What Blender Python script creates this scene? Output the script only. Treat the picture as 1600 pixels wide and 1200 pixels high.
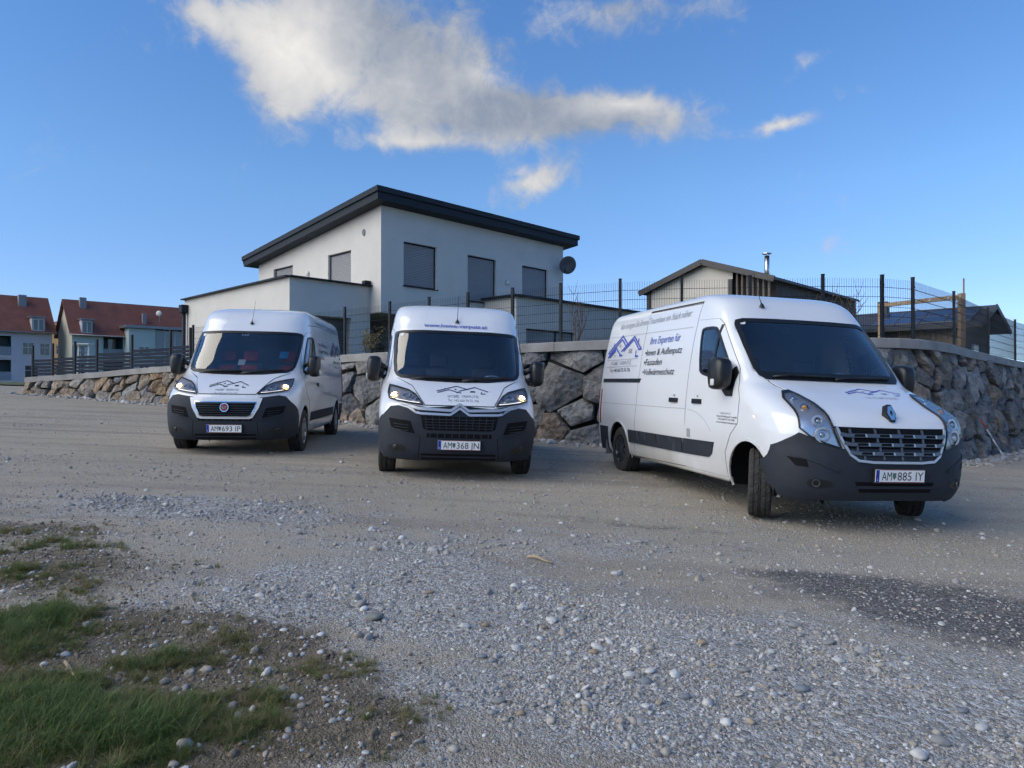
import bpy, bmesh, math, random
import numpy as np
from mathutils import Vector, Matrix, noise
from mathutils.geometry import delaunay_2d_cdt

S = bpy.context.scene
for o in list(bpy.data.objects):
    bpy.data.objects.remove(o, do_unlink=True)
COL = S.collection
R = math.radians
random.seed(7)
RNG = np.random.default_rng(7)

# ------------------------------------------------------------------ camera
CAMZ = 1.5
FPX, HOR = 1130.0, 609.0
cam_d = bpy.data.cameras.new('camera')
cam = bpy.data.objects.new('camera', cam_d)
COL.objects.link(cam)
cam_d.sensor_width = 36.0
cam_d.lens = 36.0 * FPX / 1600.0
cam_d.clip_start = 0.05
cam_d.clip_end = 6000.0
cam.location = (0, 0, CAMZ)
cam.rotation_euler = (R(90) + math.atan((HOR - 600.0) / FPX), 0, 0)
S.camera = cam

# ------------------------------------------------------------------ exposure and light
S.view_settings.view_transform = 'Standard'
S.view_settings.look = 'None'
S.view_settings.exposure = 1.42
S.view_settings.gamma = 1.0
S.cycles.use_denoising = True
S.cycles.max_bounces = 6
S.cycles.diffuse_bounces = 3
S.cycles.adaptive_threshold = 0.03
S.cycles.adaptive_min_samples = 16
S.cycles.transparent_max_bounces = 16
S.cycles.caustics_reflective = False
S.cycles.caustics_refractive = False
SUN_AZ = R(-112)       # compass angle from the view direction (+Y), clockwise positive
SUN_EL = R(32)
sun_d = bpy.data.lights.new('sun', 'SUN')
sun = bpy.data.objects.new('sun', sun_d)
COL.objects.link(sun)
sun_d.energy = 1.25
sun_d.angle = R(70)
sun_d.color = (1.0, 0.90, 0.70)
sdir = Vector((math.sin(SUN_AZ) * math.cos(SUN_EL), math.cos(SUN_AZ) * math.cos(SUN_EL), math.sin(SUN_EL)))
sun.rotation_euler = sdir.to_track_quat('Z', 'Y').to_euler()

world = bpy.data.worlds.new('World')
S.world = world
world.use_nodes = True
world.cycles.sampling_method = 'MANUAL'
world.cycles.sample_map_resolution = 512


def build_world():
    nt = world.node_tree
    nt.nodes.clear()
    N, L = nt.nodes.new, nt.links.new
    out = N('ShaderNodeOutputWorld')
    bg = N('ShaderNodeBackground')
    bg.inputs['Strength'].default_value = 0.085
    L(bg.outputs[0], out.inputs[0])
    sky = N('ShaderNodeTexSky')
    sky.sky_type = 'NISHITA'
    sky.sun_disc = False
    sky.sun_elevation = SUN_EL
    sky.sun_rotation = SUN_AZ
    sky.altitude = 900
    sky.air_density = 0.55
    sky.dust_density = 0.0
    sky.ozone_density = 1.0
    tc = N('ShaderNodeTexCoord')
    D = tc.outputs['Generated']

    def math_(op, a, b=None, c=None, clamp=False):
        n = N('ShaderNodeMath'); n.operation = op; n.use_clamp = clamp
        for i, v in enumerate((a, b, c)):
            if v is None:
                continue
            if isinstance(v, (int, float)):
                n.inputs[i].default_value = v
            else:
                L(v, n.inputs[i])
        return n.outputs[0]

    def dot(v):
        n = N('ShaderNodeVectorMath'); n.operation = 'DOT_PRODUCT'
        L(D, n.inputs[0]); n.inputs[1].default_value = v
        return n.outputs['Value']

    def blob(px, py, ax, ay, rot, amp):
        # a soft patch of cloud round one direction of the sky; sizes are angles
        c = Vector(((px - 800) / FPX, 1.0, (HOR - py) / FPX)).normalized()
        rt = c.cross(Vector((0, 0, 1))).normalized(); up = rt.cross(c).normalized()
        a = R(rot); u = rt * math.cos(a) + up * math.sin(a); v = -rt * math.sin(a) + up * math.cos(a)
        m = N('ShaderNodeMapping'); m.vector_type = 'TEXTURE'
        w = u.cross(v)
        m.inputs['Location'].default_value = c
        m.inputs['Rotation'].default_value = Matrix((u, v, w)).transposed().to_euler()
        m.inputs['Scale'].default_value = (2.25 * ax / FPX, 2.25 * ay / FPX, 1.0)
        L(D, m.inputs['Vector'])
        g = N('ShaderNodeTexGradient'); g.gradient_type = 'QUADRATIC_SPHERE'; L(m.outputs[0], g.inputs[0])
        return g.outputs['Fac'], amp

    def total(lst):
        t = None
        for b in lst:
            o, amp = blob(*b)
            t = math_('MULTIPLY', o, amp) if t is None else math_('MULTIPLY_ADD', o, amp, t)
        return t

    # cloud bodies (direction by the place in view, angular size, tilt, amount)
    body = total([
        (560, 20, 190, 75, -8, 1.0), (470, 95, 110, 62, -25, .75), (690, 140, 210, 62, -14, 1.05), (900, 175, 170, 30, -3, 1.0),
        (650, 220, 130, 15, 3, .75), (780, 180, 220, 26, -4, .42), (330, 22, 44, 20, 0, .62), (960, 10, 130, 36, -4, .85), (828, 284, 56, 23, 14, 1.25),
        (815, 322, 34, 14, 20, .6), (1215, 195, 44, 10, 8, .75), (1265, 95, 26, 14, 25, .5), (1575, 500, 40, 16, 0, .7),
        (430, 130, 70, 40, -50, .6), (1000, 165, 55, 16, -4, .6)])
    lit = total([
        (430, 60, 90, 70, -40, 1.0), (510, 120, 95, 60, -35, .95), (770, 118, 50, 16, -4, .8), (985, 162, 70, 14, -6, 1.0),
        (650, 220, 120, 14, 2, .75), (825, 285, 60, 40, 0, 1.1), (860, 10, 60, 30, 0, .75), (330, 22, 60, 30, 0, .6),
        (1215, 195, 60, 20, 0, .8), (1265, 95, 40, 30, 0, .5), (1575, 500, 60, 40, 0, .7)])
    # fine break-up, laid out on a flat cloud deck
    sep = N('ShaderNodeSeparateXYZ'); L(D, sep.inputs[0])
    zc = math_('MAXIMUM', math_('ADD', sep.outputs['Z'], 0.12), 0.06)
    comb = N('ShaderNodeCombineXYZ')
    L(math_('DIVIDE', sep.outputs['X'], zc), comb.inputs[0]); L(math_('DIVIDE', sep.outputs['Y'], zc), comb.inputs[1])

    def fbm(scale, detail, rough, off, dist=0.0, src=None):
        m = N('ShaderNodeMapping'); m.inputs['Location'].default_value = off
        L(src or comb.outputs[0], m.inputs[0])
        n = N('ShaderNodeTexNoise'); n.noise_dimensions = '3D'
        n.inputs['Scale'].default_value = scale; n.inputs['Detail'].default_value = detail
        n.inputs['Roughness'].default_value = rough; n.inputs['Distortion'].default_value = dist
        L(m.outputs[0], n.inputs['Vector'])
        return n.outputs['Fac']
    n1 = fbm(9.0, 9, .58, (3.1, 1.7, 0), .15, D)
    n2 = fbm(26.0, 7, .62, (0.3, 5.2, 0), .5, D)
    wisp = math_('ADD', math_('MULTIPLY', math_('SUBTRACT', n1, .5), 2.1), math_('MULTIPLY', math_('SUBTRACT', n2, .5), 1.5))
    # the same broken fair-weather cloud over the rest of the sky
    g = fbm(1.15, 6, .55, (11.0, 4.0, 0))
    general = math_('MULTIPLY', math_('SUBTRACT', g, .60), 7.0, clamp=True)
    away = math_('SUBTRACT', 0.62, dot((0, .978, .208)))
    general = math_('MULTIPLY', general, math_('MULTIPLY', away, 6.0, clamp=True))
    dens = math_('ADD', math_('ADD', body, math_('MULTIPLY', general, .9)), math_('MULTIPLY', wisp, .76))
    mr = N('ShaderNodeMapRange'); mr.interpolation_type = 'SMOOTHSTEP'
    L(dens, mr.inputs['Value']); mr.inputs['From Min'].default_value = .25; mr.inputs['From Max'].default_value = 1.0
    alpha = math_('MULTIPLY', mr.outputs[0], .93)
    light = math_('ADD', math_('MULTIPLY', lit, .54), math_('ADD', math_('MULTIPLY', wisp, .36), math_('MULTIPLY', general, .45)))
    light = math_('ADD', light, .12, clamp=True)
    cr = N('ShaderNodeMix'); cr.data_type = 'RGBA'
    L(light, cr.inputs['Factor'])
    cr.inputs['A'].default_value = (1.3, 1.5, 1.85, 1)
    cr.inputs['B'].default_value = (4.3, 4.1, 3.8, 1)
    # the photograph's sky is a saturated late-afternoon blue
    # camera-like grade of the physical sky, the same all the way round: deeper blue overhead, calmer horizon
    gr = N('ShaderNodeValToRGB'); e = gr.color_ramp.elements
    stops = [(0.0, (.38, .42, .45)), (.095, (.56, .61, .67)), (.26, (.66, .86, .93)), (.46, (.62, .93, 1.13)), (1.0, (.62, .91, 1.1))]
    e[0].position, e[1].position = 0.0, 1.0
    for p_, c_ in stops[1:-1]: e.new(p_)
    for el, (p_, c_) in zip(gr.color_ramp.elements, stops): el.color = (c_[0] / 2, c_[1] / 2, c_[2] / 2, 1)
    L(sep.outputs['Z'], gr.inputs[0])
    gm = N('ShaderNodeMix'); gm.data_type = 'RGBA'; gm.blend_type = 'MULTIPLY'; gm.inputs['Factor'].default_value = 1.0
    L(sky.outputs[0], gm.inputs['A']); L(gr.outputs[0], gm.inputs['B'])
    g2 = N('ShaderNodeVectorMath'); g2.operation = 'SCALE'; g2.inputs['Scale'].default_value = 2.4; L(gm.outputs['Result'], g2.inputs[0])
    mix = N('ShaderNodeMix'); mix.data_type = 'RGBA'
    L(alpha, mix.inputs['Factor']); L(g2.outputs[0], mix.inputs['A']); L(cr.outputs['Result'], mix.inputs['B'])
    L(mix.outputs['Result'], bg.inputs['Color'])


build_world()


# ------------------------------------------------------------------ helpers
def tag(o, label=None, cat=None, group=None, kind=None):
    if label: o['label'] = label
    if cat: o['category'] = cat
    if group: o['group'] = group
    if kind: o['kind'] = kind
    return o


def empty(name, loc=(0, 0, 0), rot=(0, 0, 0), parent=None):
    o = bpy.data.objects.new(name, None)
    COL.objects.link(o)
    o.location = loc; o.rotation_euler = rot
    o.empty_display_size = .2
    if parent: o.parent = parent
    return o


def mesh_obj(name, verts, faces, mat, parent=None, smooth=False, loc=None):
    me = bpy.data.meshes.new(name)
    me.from_pydata([tuple(map(float, v)) for v in verts], [], [tuple(map(int, f)) for f in faces])
    if not isinstance(mat, (list, tuple)): mat = [mat]
    for m in mat: me.materials.append(m)
    if smooth: me.polygons.foreach_set('use_smooth', [True] * len(me.polygons))
    me.update()
    o = bpy.data.objects.new(name, me)
    COL.objects.link(o)
    if parent: o.parent = parent
    if loc is not None: o.location = loc
    return o


class MB:
    """collects boxes, bars, tubes and lathes into one mesh"""
    def __init__(s): s.v = []; s.f = []
    def add(s, vs, fs):
        b = len(s.v); s.v += [tuple(v) for v in vs]; s.f += [tuple(i + b for i in f) for f in fs]; return s
    def box(s, c, d, M=None, bev=0.0):
        x, y, z = d[0] / 2, d[1] / 2, d[2] / 2
        b = min(bev, x * .9, y * .9, z * .9)
        if b <= 0:
            vs = [(sx * x, sy * y, sz * z) for sx in (-1, 1) for sy in (-1, 1) for sz in (-1, 1)]
            fs = [(0, 1, 3, 2), (4, 6, 7, 5), (0, 4, 5, 1), (2, 3, 7, 6), (0, 2, 6, 4), (1, 5, 7, 3)]
        else:
            bm = bmesh.new(); bmesh.ops.create_cube(bm, size=1)
            for v in bm.verts: v.co = Vector((v.co.x * 2 * x, v.co.y * 2 * y, v.co.z * 2 * z))
            bmesh.ops.bevel(bm, geom=bm.edges[:], offset=b, segments=2, affect='EDGES', profile=.5)
            bm.verts.index_update()
            vs = [v.co.copy() for v in bm.verts]; fs = [[v.index for v in f.verts] for f in bm.faces]; bm.free()
        c = Vector(c)
        vs = [(M @ Vector(v) if M else Vector(v)) + c for v in vs]
        return s.add(vs, fs)
    def bar(s, a, b, w, h=None, up=(0, 0, 1)):
        a, b = Vector(a), Vector(b); d = b - a
        if d.length < 1e-6: return s
        z = d.normalized(); u = Vector(up)
        if abs(z.dot(u)) > .98: u = Vector((1, 0, 0))
        x = z.cross(u).normalized(); y = x.cross(z).normalized(); h = h or w
        vs = [p + x * (i * w / 2) + y * (j * h / 2) for p in (a, b) for i, j in ((-1, -1), (1, -1), (1, 1), (-1, 1))]
        return s.add(vs, [(3, 2, 1, 0), (4, 5, 6, 7), (0, 1, 5, 4), (1, 2, 6, 5), (2, 3, 7, 6), (3, 0, 4, 7)])
    def tube(s, pts, r, n=8, cap=True):
        pts = [Vector(p) for p in pts]
        rs = r if isinstance(r, (list, tuple)) else [r] * len(pts)
        base = len(s.v); prev = None
        for i, p in enumerate(pts):
            d = (pts[min(i + 1, len(pts) - 1)] - pts[max(i - 1, 0)]).normalized()
            if prev is None:
                u = d.cross(Vector((0, 0, 1)))
                if u.length < .05: u = d.cross(Vector((1, 0, 0)))
            else:
                u = prev - d * prev.dot(d)
            u.normalize(); prev = u; w = d.cross(u)
            for k in range(n):
                a = 2 * math.pi * k / n
                s.v.append(tuple(p + (u * math.cos(a) + w * math.sin(a)) * rs[i]))
        for i in range(len(pts) - 1):
            for k in range(n):
                s.f.append((base + i * n + k, base + i * n + (k + 1) % n, base + (i + 1) * n + (k + 1) % n, base + (i + 1) * n + k))
        if cap:
            s.f.append(tuple(base + k for k in range(n))[::-1])
            e = base + (len(pts) - 1) * n
            s.f.append(tuple(e + k for k in range(n)))
        return s
    def lathe(s, prof, n=32, axis='Y', c=(0, 0, 0), mod=None):
        """prof: (radius, height along axis); closed rings"""
        base = len(s.v); c = Vector(c)
        for j, (r, h) in enumerate(prof):
            for k in range(n):
                a = 2 * math.pi * k / n
                rr = r + (mod(j, k) if mod else 0)
                p = (rr * math.cos(a), h, rr * math.sin(a)) if axis == 'Y' else ((rr * math.cos(a), rr * math.sin(a), h) if axis == 'Z' else (h, rr * math.cos(a), rr * math.sin(a)))
                s.v.append(tuple(Vector(p) + c))
        for j in range(len(prof) - 1):
            for k in range(n):
                s.f.append((base + j * n + k, base + j * n + (k + 1) % n, base + (j + 1) * n + (k + 1) % n, base + (j + 1) * n + k))
        return s
    def quad(s, a, b, c, d): return s.add([a, b, c, d], [(0, 1, 2, 3)])
    def build(s, name, mat, parent=None, smooth=False, loc=None):
        return mesh_obj(name, s.v, s.f, mat, parent, smooth, loc)


_mats = {}
def new_mat(name):
    m = bpy.data.materials.new(name); m.use_nodes = True
    nt = m.node_tree; nt.nodes.clear()
    out = nt.nodes.new('ShaderNodeOutputMaterial'); b = nt.nodes.new('ShaderNodeBsdfPrincipled')
    nt.links.new(b.outputs[0], out.inputs[0])
    return m, nt, b, out


def mat(name, col, rough=.6, metal=0.0, coat=0.0, var=0.0, vscale=6.0, bump=0.0, bscale=40.0, spec=.5, emit=None, estr=0.0, coords='Object'):
    """plain surface with optional mottling and fine relief"""
    if name in _mats: return _mats[name]
    m, nt, b, out = new_mat(name)
    N, L = nt.nodes.new, nt.links.new
    b.inputs['Base Color'].default_value = (*col, 1); b.inputs['Roughness'].default_value = rough
    b.inputs['Metallic'].default_value = metal; b.inputs['Coat Weight'].default_value = coat; b.inputs['Coat Roughness'].default_value = .06
    b.inputs['Specular IOR Level'].default_value = spec
    if emit: b.inputs['Emission Color'].default_value = (*emit, 1); b.inputs['Emission Strength'].default_value = estr
    if var or bump:
        tc = N('ShaderNodeTexCoord')
    if var:
        n = N('ShaderNodeTexNoise'); n.inputs['Scale'].default_value = vscale; n.inputs['Detail'].default_value = 5; n.inputs['Roughness'].default_value = .6
        L(tc.outputs[coords], n.inputs['Vector'])
        mr = N('ShaderNodeMapRange'); mr.inputs['From Min'].default_value = .25; mr.inputs['From Max'].default_value = .75
        mr.inputs['To Min'].default_value = 1 - var; mr.inputs['To Max'].default_value = 1 + var
        L(n.outputs['Fac'], mr.inputs['Value'])
        mx = N('ShaderNodeMix'); mx.data_type = 'RGBA'; mx.blend_type = 'MULTIPLY'; mx.inputs['Factor'].default_value = 1
        mx.inputs['A'].default_value = (*col, 1); L(mr.outputs[0], mx.inputs['B'])
        L(mx.outputs['Result'], b.inputs['Base Color'])
    if bump:
        n2 = N('ShaderNodeTexNoise'); n2.inputs['Scale'].default_value = bscale; n2.inputs['Detail'].default_value = 6
        L(tc.outputs[coords], n2.inputs['Vector'])
        bp = N('ShaderNodeBump'); bp.inputs['Strength'].default_value = bump; bp.inputs['Distance'].default_value = .02
        L(n2.outputs['Fac'], bp.inputs['Height']); L(bp.outputs[0], b.inputs['Normal'])
    _mats[name] = m
    return m


def glass_mat(name, tint, rough=.0, refl=1.0):
    if name in _mats: return _mats[name]
    m = bpy.data.materials.new(name); m.use_nodes = True
    nt = m.node_tree; nt.nodes.clear(); N, L = nt.nodes.new, nt.links.new
    out = N('ShaderNodeOutputMaterial'); tr = N('ShaderNodeBsdfTransparent'); gl = N('ShaderNodeBsdfGlossy'); mx = N('ShaderNodeMixShader')
    tr.inputs[0].default_value = (*tint, 1); gl.inputs['Roughness'].default_value = rough; gl.inputs[0].default_value = (.95, .97, 1, 1)
    fr = N('ShaderNodeFresnel'); fr.inputs['IOR'].default_value = 1.5
    ml = N('ShaderNodeMath'); ml.operation = 'MULTIPLY'; ml.inputs[1].default_value = refl; ml.use_clamp = True
    L(fr.outputs[0], ml.inputs[0]); L(ml.outputs[0], mx.inputs[0]); L(tr.outputs[0], mx.inputs[1]); L(gl.outputs[0], mx.inputs[2]); L(mx.outputs[0], out.inputs[0])
    _mats[name] = m
    return m


def pip(poly, P):
    """points in polygon (vectorised)"""
    poly = np.asarray(poly, float); P = np.asarray(P, float)
    x, y = P[:, 0], P[:, 1]; ins = np.zeros(len(P), bool); j = len(poly) - 1
    for i in range(len(poly)):
        xi, yi = poly[i]; xj, yj = poly[j]
        c = ((yi > y) != (yj > y)) & (x < (xj - xi) * (y - yi) / (yj - yi + 1e-12) + xi)
        ins ^= c; j = i
    return ins


def resample(poly, res, closed=True):
    out = []; n = len(poly)
    for i in range(n if closed else n - 1):
        a = np.array(poly[i], float); b = np.array(poly[(i + 1) % n], float)
        k = max(1, int(math.ceil(np.linalg.norm(b - a) / res)))
        out += [tuple(a + (b - a) * t / k) for t in range(k)]
    if not closed: out.append(tuple(poly[-1]))
    return out


def smooth_poly(poly, it=2):
    """Chaikin corner cutting of a closed outline"""
    for _ in range(it):
        q = []
        for i in range(len(poly)):
            a, b = np.array(poly[i], float), np.array(poly[(i + 1) % len(poly)], float)
            q += [tuple(a * .75 + b * .25), tuple(a * .25 + b * .75)]
        poly = q
    return poly


def inset(poly, d):
    poly = [np.array(p, float) for p in poly]; n = len(poly)
    area = sum(poly[i][0] * poly[(i + 1) % n][1] - poly[(i + 1) % n][0] * poly[i][1] for i in range(n))
    sg = 1 if area > 0 else -1; out = []
    for i in range(n):
        e1 = poly[i] - poly[i - 1]; e2 = poly[(i + 1) % n] - poly[i]
        n1 = np.array([-e1[1], e1[0]]) / (np.linalg.norm(e1) + 1e-9) * sg; n2 = np.array([-e2[1], e2[0]]) / (np.linalg.norm(e2) + 1e-9) * sg
        b = n1 + n2; l = np.linalg.norm(b)
        b = b / l if l > 1e-6 else n1
        c = max(.45, float(b @ n1))
        out.append(tuple(poly[i] + b * d / c))
    return out


def triangulate(poly, holes=(), res=.05):
    """triangles filling an outline, with an even grid of points inside"""
    loops = [poly] + list(holes); vs = []; es = []
    for lp in loops:
        b = len(vs); vs += [tuple(p) for p in lp]; es += [(b + i, b + (i + 1) % len(lp)) for i in range(len(lp))]
    A = np.array(vs); nb = len(vs)
    x0, y0 = A.min(0); x1, y1 = A.max(0)
    gx, gy = np.arange(x0 + res / 2, x1, res), np.arange(y0 + res / 2, y1, res)
    if len(gx) and len(gy):
        G = np.array([(a, b) for a in gx for b in gy])
        ok = pip(poly, G)
        for h in holes: ok &= ~pip(h, G)
        G = G[ok]
        if len(G):
            dd = np.full(len(G), 1e9)
            for i, j in es:
                a, b = A[i], A[j]; ab = b - a; t = np.clip(((G - a) @ ab) / (ab @ ab + 1e-12), 0, 1)
                dd = np.minimum(dd, np.linalg.norm(G - (a + t[:, None] * ab), axis=1))
            vs += [tuple(p) for p in G[dd > res * .4]]
    r = delaunay_2d_cdt([Vector(v) for v in vs], es, [], 0, 1e-7)
    V = np.array([(v.x, v.y) for v in r[0]]); F = [f for f in r[2]]
    C = np.array([V[f].mean(0) for f in F]) if F else np.zeros((0, 2))
    ok = pip(poly, C)
    for h in holes: ok &= ~pip(h, C)
    F = [f for f, k in zip(F, ok) if k]
    return V, F


def boundary(F):
    cnt = {}
    for f in F:
        for i in range(len(f)):
            a, b = f[i], f[(i + 1) % len(f)]
            if (b, a) in cnt: del cnt[(b, a)]
            else: cnt[(a, b)] = 1
    return list(cnt)


def text_mesh(s, size=1.0, spacing=1.0, bold=0.0, shear=0.0):
    """outline of a line of lettering as flat (verts, faces); left bottom at 0,0"""
    c = bpy.data.curves.new('t', 'FONT'); c.body = s; c.size = size; c.space_character = spacing; c.offset = bold; c.shear = shear; c.resolution_u = 2
    o = bpy.data.objects.new('t', c); COL.objects.link(o)
    dg = bpy.context.evaluated_depsgraph_get()
    me = o.evaluated_get(dg).to_mesh()
    V = np.array([(v.co.x, v.co.y) for v in me.vertices]); F = [list(p.vertices) for p in me.polygons]
    o.evaluated_get(dg).to_mesh_clear()
    bpy.data.objects.remove(o); bpy.data.curves.remove(c)
    if len(V): V[:, 0] -= V[:, 0].min()
    return V, F


def at(px, d):
    """ground-plan point at depth d in the direction of a picture column"""
    return ((px - 800) / FPX * d, d)


def zat(py, d):
    return CAMZ + (HOR - py) / FPX * d


# ------------------------------------------------------------------ ground
def gz(x, y):
    x = np.asarray(x, float); y = np.asarray(y, float)
    z = .21 - .04 * x + .0135 * y - .016 * np.maximum(0, 7 - y) - .02 * np.maximum(0, x - 6)
    hi = 2.15; z = np.where(z > hi - .5, hi - .5 * np.exp(-(z - hi + .5) / .5), z)
    return np.where(z < -1.0, -1.0 - .8 * (1 - np.exp((z + 1.0) / .8)), z)


def ghit(px, py):
    d = 5.0
    for _ in range(60):
        x = (px - 800) / FPX * d
        d += .5 * ((CAMZ - float(gz(x, d))) * FPX / max(8, py - HOR) - d)
    return (px - 800) / FPX * d, d


def bumps(x, y):
    """gentle ruts and hollows of the yard"""
    p = Vector((x, y, 0))
    b = .030 * noise.noise(p * .55) + .016 * noise.noise(p * 1.7 + Vector((3, 1, 0))) + .007 * noise.noise(p * 5.1)
    near = min(1.0, max(0.0, (7.6 - y) / 2.0))
    return b * (.25 + .75 * near) * (1.0 if y < 30 else max(0, (60 - y) / 30))


# what the yard is made of, patch by patch: (picture place turned into a ground point, radii in metres, angle, amount)
def patches(lst):
    out = []
    for px, py, rx, ry, a, k in lst:
        x, y = ghit(px, py); out.append((x, y, rx, ry, R(a), k))
    return out


GRAVEL = patches([(330, 798, 1.25, .55, -6, 1.0), (250, 790, .8, .4, 0, .7), (640, 880, 1.0, .9, 0, .7), (600, 940, .9, .45, -10, .75), (800, 960, 1.0, .5, -20, .9),
                  (1000, 1010, .9, .4, -15, 1.0), (1180, 1010, .8, .35, -10, .9), (1150, 1100, .9, .5, 0, .7), (1430, 1100, .9, .5, 0, .9), (1560, 1160, .7, .4, 0, .9),
                  (950, 850, .8, .4, 0, .55), (1000, 1130, .8, .3, 0, .6), (170, 1020, .35, .16, 0, .7), (420, 950, .6, .3, 0, .55), (700, 1080, .6, .25, 0, .5), (1300, 960, .9, .3, -12, .35)])
MILLINGS = patches([(1440, 935, .95, .42, -14, 1.2), (1560, 985, .8, .4, -14, 1.1), (1300, 905, .5, .22, -10, .8), (1020, 825, 1.2, .14, -14, .62), (900, 808, .8, .10, -10, .45), (1180, 862, .8, .12, -16, .4)])
SOIL = patches([(60, 1100, 1.1, .75, 0, 1.2), (200, 1000, .7, .35, 0, .8), (20, 900, .9, .45, 0, .9), (310, 1130, .6, .42, 0, .9), (470, 1140, .3, .2, 0, .35), (30, 830, .9, .35, 0, .8), (330, 1000, .3, .14, 0, .7), (420, 1010, .25, .12, 0, .6), (120, 870, .6, .2, 0, .4), (600, 1150, .25, .15, 0, .25)])


def field(lst, X, Y):
    t = np.zeros(np.shape(X))
    for x, y, rx, ry, a, k in lst:
        dx, dy = X - x, Y - y; c, s = math.cos(a), math.sin(a)
        u, v = (dx * c + dy * s) / rx, (-dx * s + dy * c) / ry
        t = t + k * np.exp(-(u * u + v * v) * .9)
    return t


def graded(lo, hi, fine_lo, fine_hi, step, grow):
    a = list(np.arange(fine_lo, fine_hi + 1e-6, step)); s = step
    while a[-1] < hi: s *= grow; a.append(min(hi, a[-1] + s))
    s = step
    while a[0] > lo: s *= grow; a.insert(0, max(lo, a[0] - s))
    return np.array(a)


def build_ground():
    xs = graded(-2500, 2500, -6, 6.5, .075, 1.12); ys = graded(-2500, 2500, 2.0, 11, .075, 1.12)
    X, Y = np.meshgrid(xs, ys, indexing='ij'); Z = gz(X, Y)
    nx, ny = X.shape
    Zf = Z.copy()
    for i in range(nx):
        if abs(xs[i]) > 60: continue
        for j in range(ny):
            if -30 < ys[j] < 60: Zf[i, j] += bumps(xs[i], ys[j])
    G, M, Q = field(GRAVEL, X, Y), field(MILLINGS, X, Y), field(SOIL, X, Y)
    Zf += .035 * np.clip(G, 0, 1) * np.array([[noise.noise(Vector((x * 1.3, y * 1.3, 9))) * .5 + .5 for y in ys] for x in xs]) * (np.abs(X) < 60)
    Zf += .02 * np.clip(Q, 0, 1)
    global GRID
    GRID = (xs, ys, Zf)
    V = np.stack([X, Y, Zf], -1).reshape(-1, 3)
    idx = np.arange(nx * ny).reshape(nx, ny)
    F = np.stack([idx[:-1, :-1], idx[1:, :-1], idx[1:, 1:], idx[:-1, 1:]], -1).reshape(-1, 4)
    me = bpy.data.meshes.new('ground'); me.from_pydata(V.tolist(), [], F.tolist())
    me.polygons.foreach_set('use_smooth', [True] * len(me.polygons))
    at_ = me.color_attributes.new('ground_kind', 'FLOAT_COLOR', 'POINT')
    c = np.stack([np.clip(G, 0, 1.5), np.clip(M, 0, 1.5), np.clip(Q, 0, 1.5), np.ones_like(G)], -1).reshape(-1)
    at_.data.foreach_set('color', c.astype(np.float32))
    o = bpy.data.objects.new('ground', me); COL.objects.link(o)
    # material
    m, nt, b, out = new_mat('yard_ground'); N, L = nt.nodes.new, nt.links.new
    tc = N('ShaderNodeTexCoord'); P = tc.outputs['Object']
    at2 = N('ShaderNodeAttribute'); at2.attribute_name = 'ground_kind'
    sp = N('ShaderNodeSeparateColor'); L(at2.outputs['Color'], sp.inputs[0])
    def nz(scale, det=5, rough=.6, loc=None):
        n = N('ShaderNodeTexNoise'); n.inputs['Scale'].default_value = scale; n.inputs['Detail'].default_value = det; n.inputs['Roughness'].default_value = rough
        L(P, n.inputs['Vector']); return n.outputs['Fac']
    def mx(f, a, b_, blend='MIX'):
        n = N('ShaderNodeMix'); n.data_type = 'RGBA'; n.blend_type = blend
        for k, v in (('Factor', f), ('A', a), ('B', b_)):
            if isinstance(v, tuple): n.inputs[k].default_value = (*v, 1)
            elif isinstance(v, (int, float)): n.inputs[k].default_value = v
            else: L(v, n.inputs[k])
        return n.outputs['Result']
    def rng(v, a, b_, c=0., d=1.):
        n = N('ShaderNodeMapRange'); n.interpolation_type = 'SMOOTHSTEP'; L(v, n.inputs[0])
        for i, q in enumerate((a, b_, c, d)): n.inputs[i + 1].default_value = q
        return n.outputs[0]
    def ma(op, a, b_):
        n = N('ShaderNodeMath'); n.operation = op
        for i, v in enumerate((a, b_)):
            if isinstance(v, (int, float)): n.inputs[i].default_value = v
            else: L(v, n.inputs[i])
        return n.outputs[0]
    base = mx(rng(nz(.6, 6), .3, .7), (.385, .325, .235), (.50, .435, .335))
    base = mx(rng(nz(3.2, 6), .35, .7), base, (.455, .395, .305))
    # wheel tracks: long faint streaks along the drive
    mp = N('ShaderNodeMapping'); mp.inputs['Rotation'].default_value = (0, 0, R(24)); mp.inputs['Scale'].default_value = (.16, 1.5, 1); L(P, mp.inputs[0])
    tr = N('ShaderNodeTexNoise'); tr.inputs['Scale'].default_value = 1.0; tr.inputs['Detail'].default_value = 5; L(mp.outputs[0], tr.inputs['Vector'])
    base = mx(rng(tr.outputs['Fac'], .52, .66), base, (.28, .24, .19))
    mp2 = N('ShaderNodeMapping'); mp2.inputs['Rotation'].default_value = (0, 0, R(-9)); mp2.inputs['Scale'].default_value = (.10, 2.6, 1); L(P, mp2.inputs[0])
    tr2 = N('ShaderNodeTexNoise'); tr2.inputs['Scale'].default_value = 1.0; tr2.inputs['Detail'].default_value = 4; tr2.inputs['Distortion'].default_value = .4; L(mp2.outputs[0], tr2.inputs['Vector'])
    base = mx(ma('MULTIPLY', rng(tr2.outputs['Fac'], .53, .66), .4), base, (.50, .45, .37))
    base = mx(ma('MULTIPLY', rng(tr2.outputs['Fac'], .46, .36), .4), base, (.23, .195, .15))
    def vor(scale):
        n = N('ShaderNodeTexVoronoi'); n.inputs['Scale'].default_value = scale; L(P, n.inputs['Vector']); return n
    v1, v2, v3, v4 = vor(75), vor(34), vor(150), vor(290)
    br = ma('ADD', nz(9, 4), 0.0)
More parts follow.
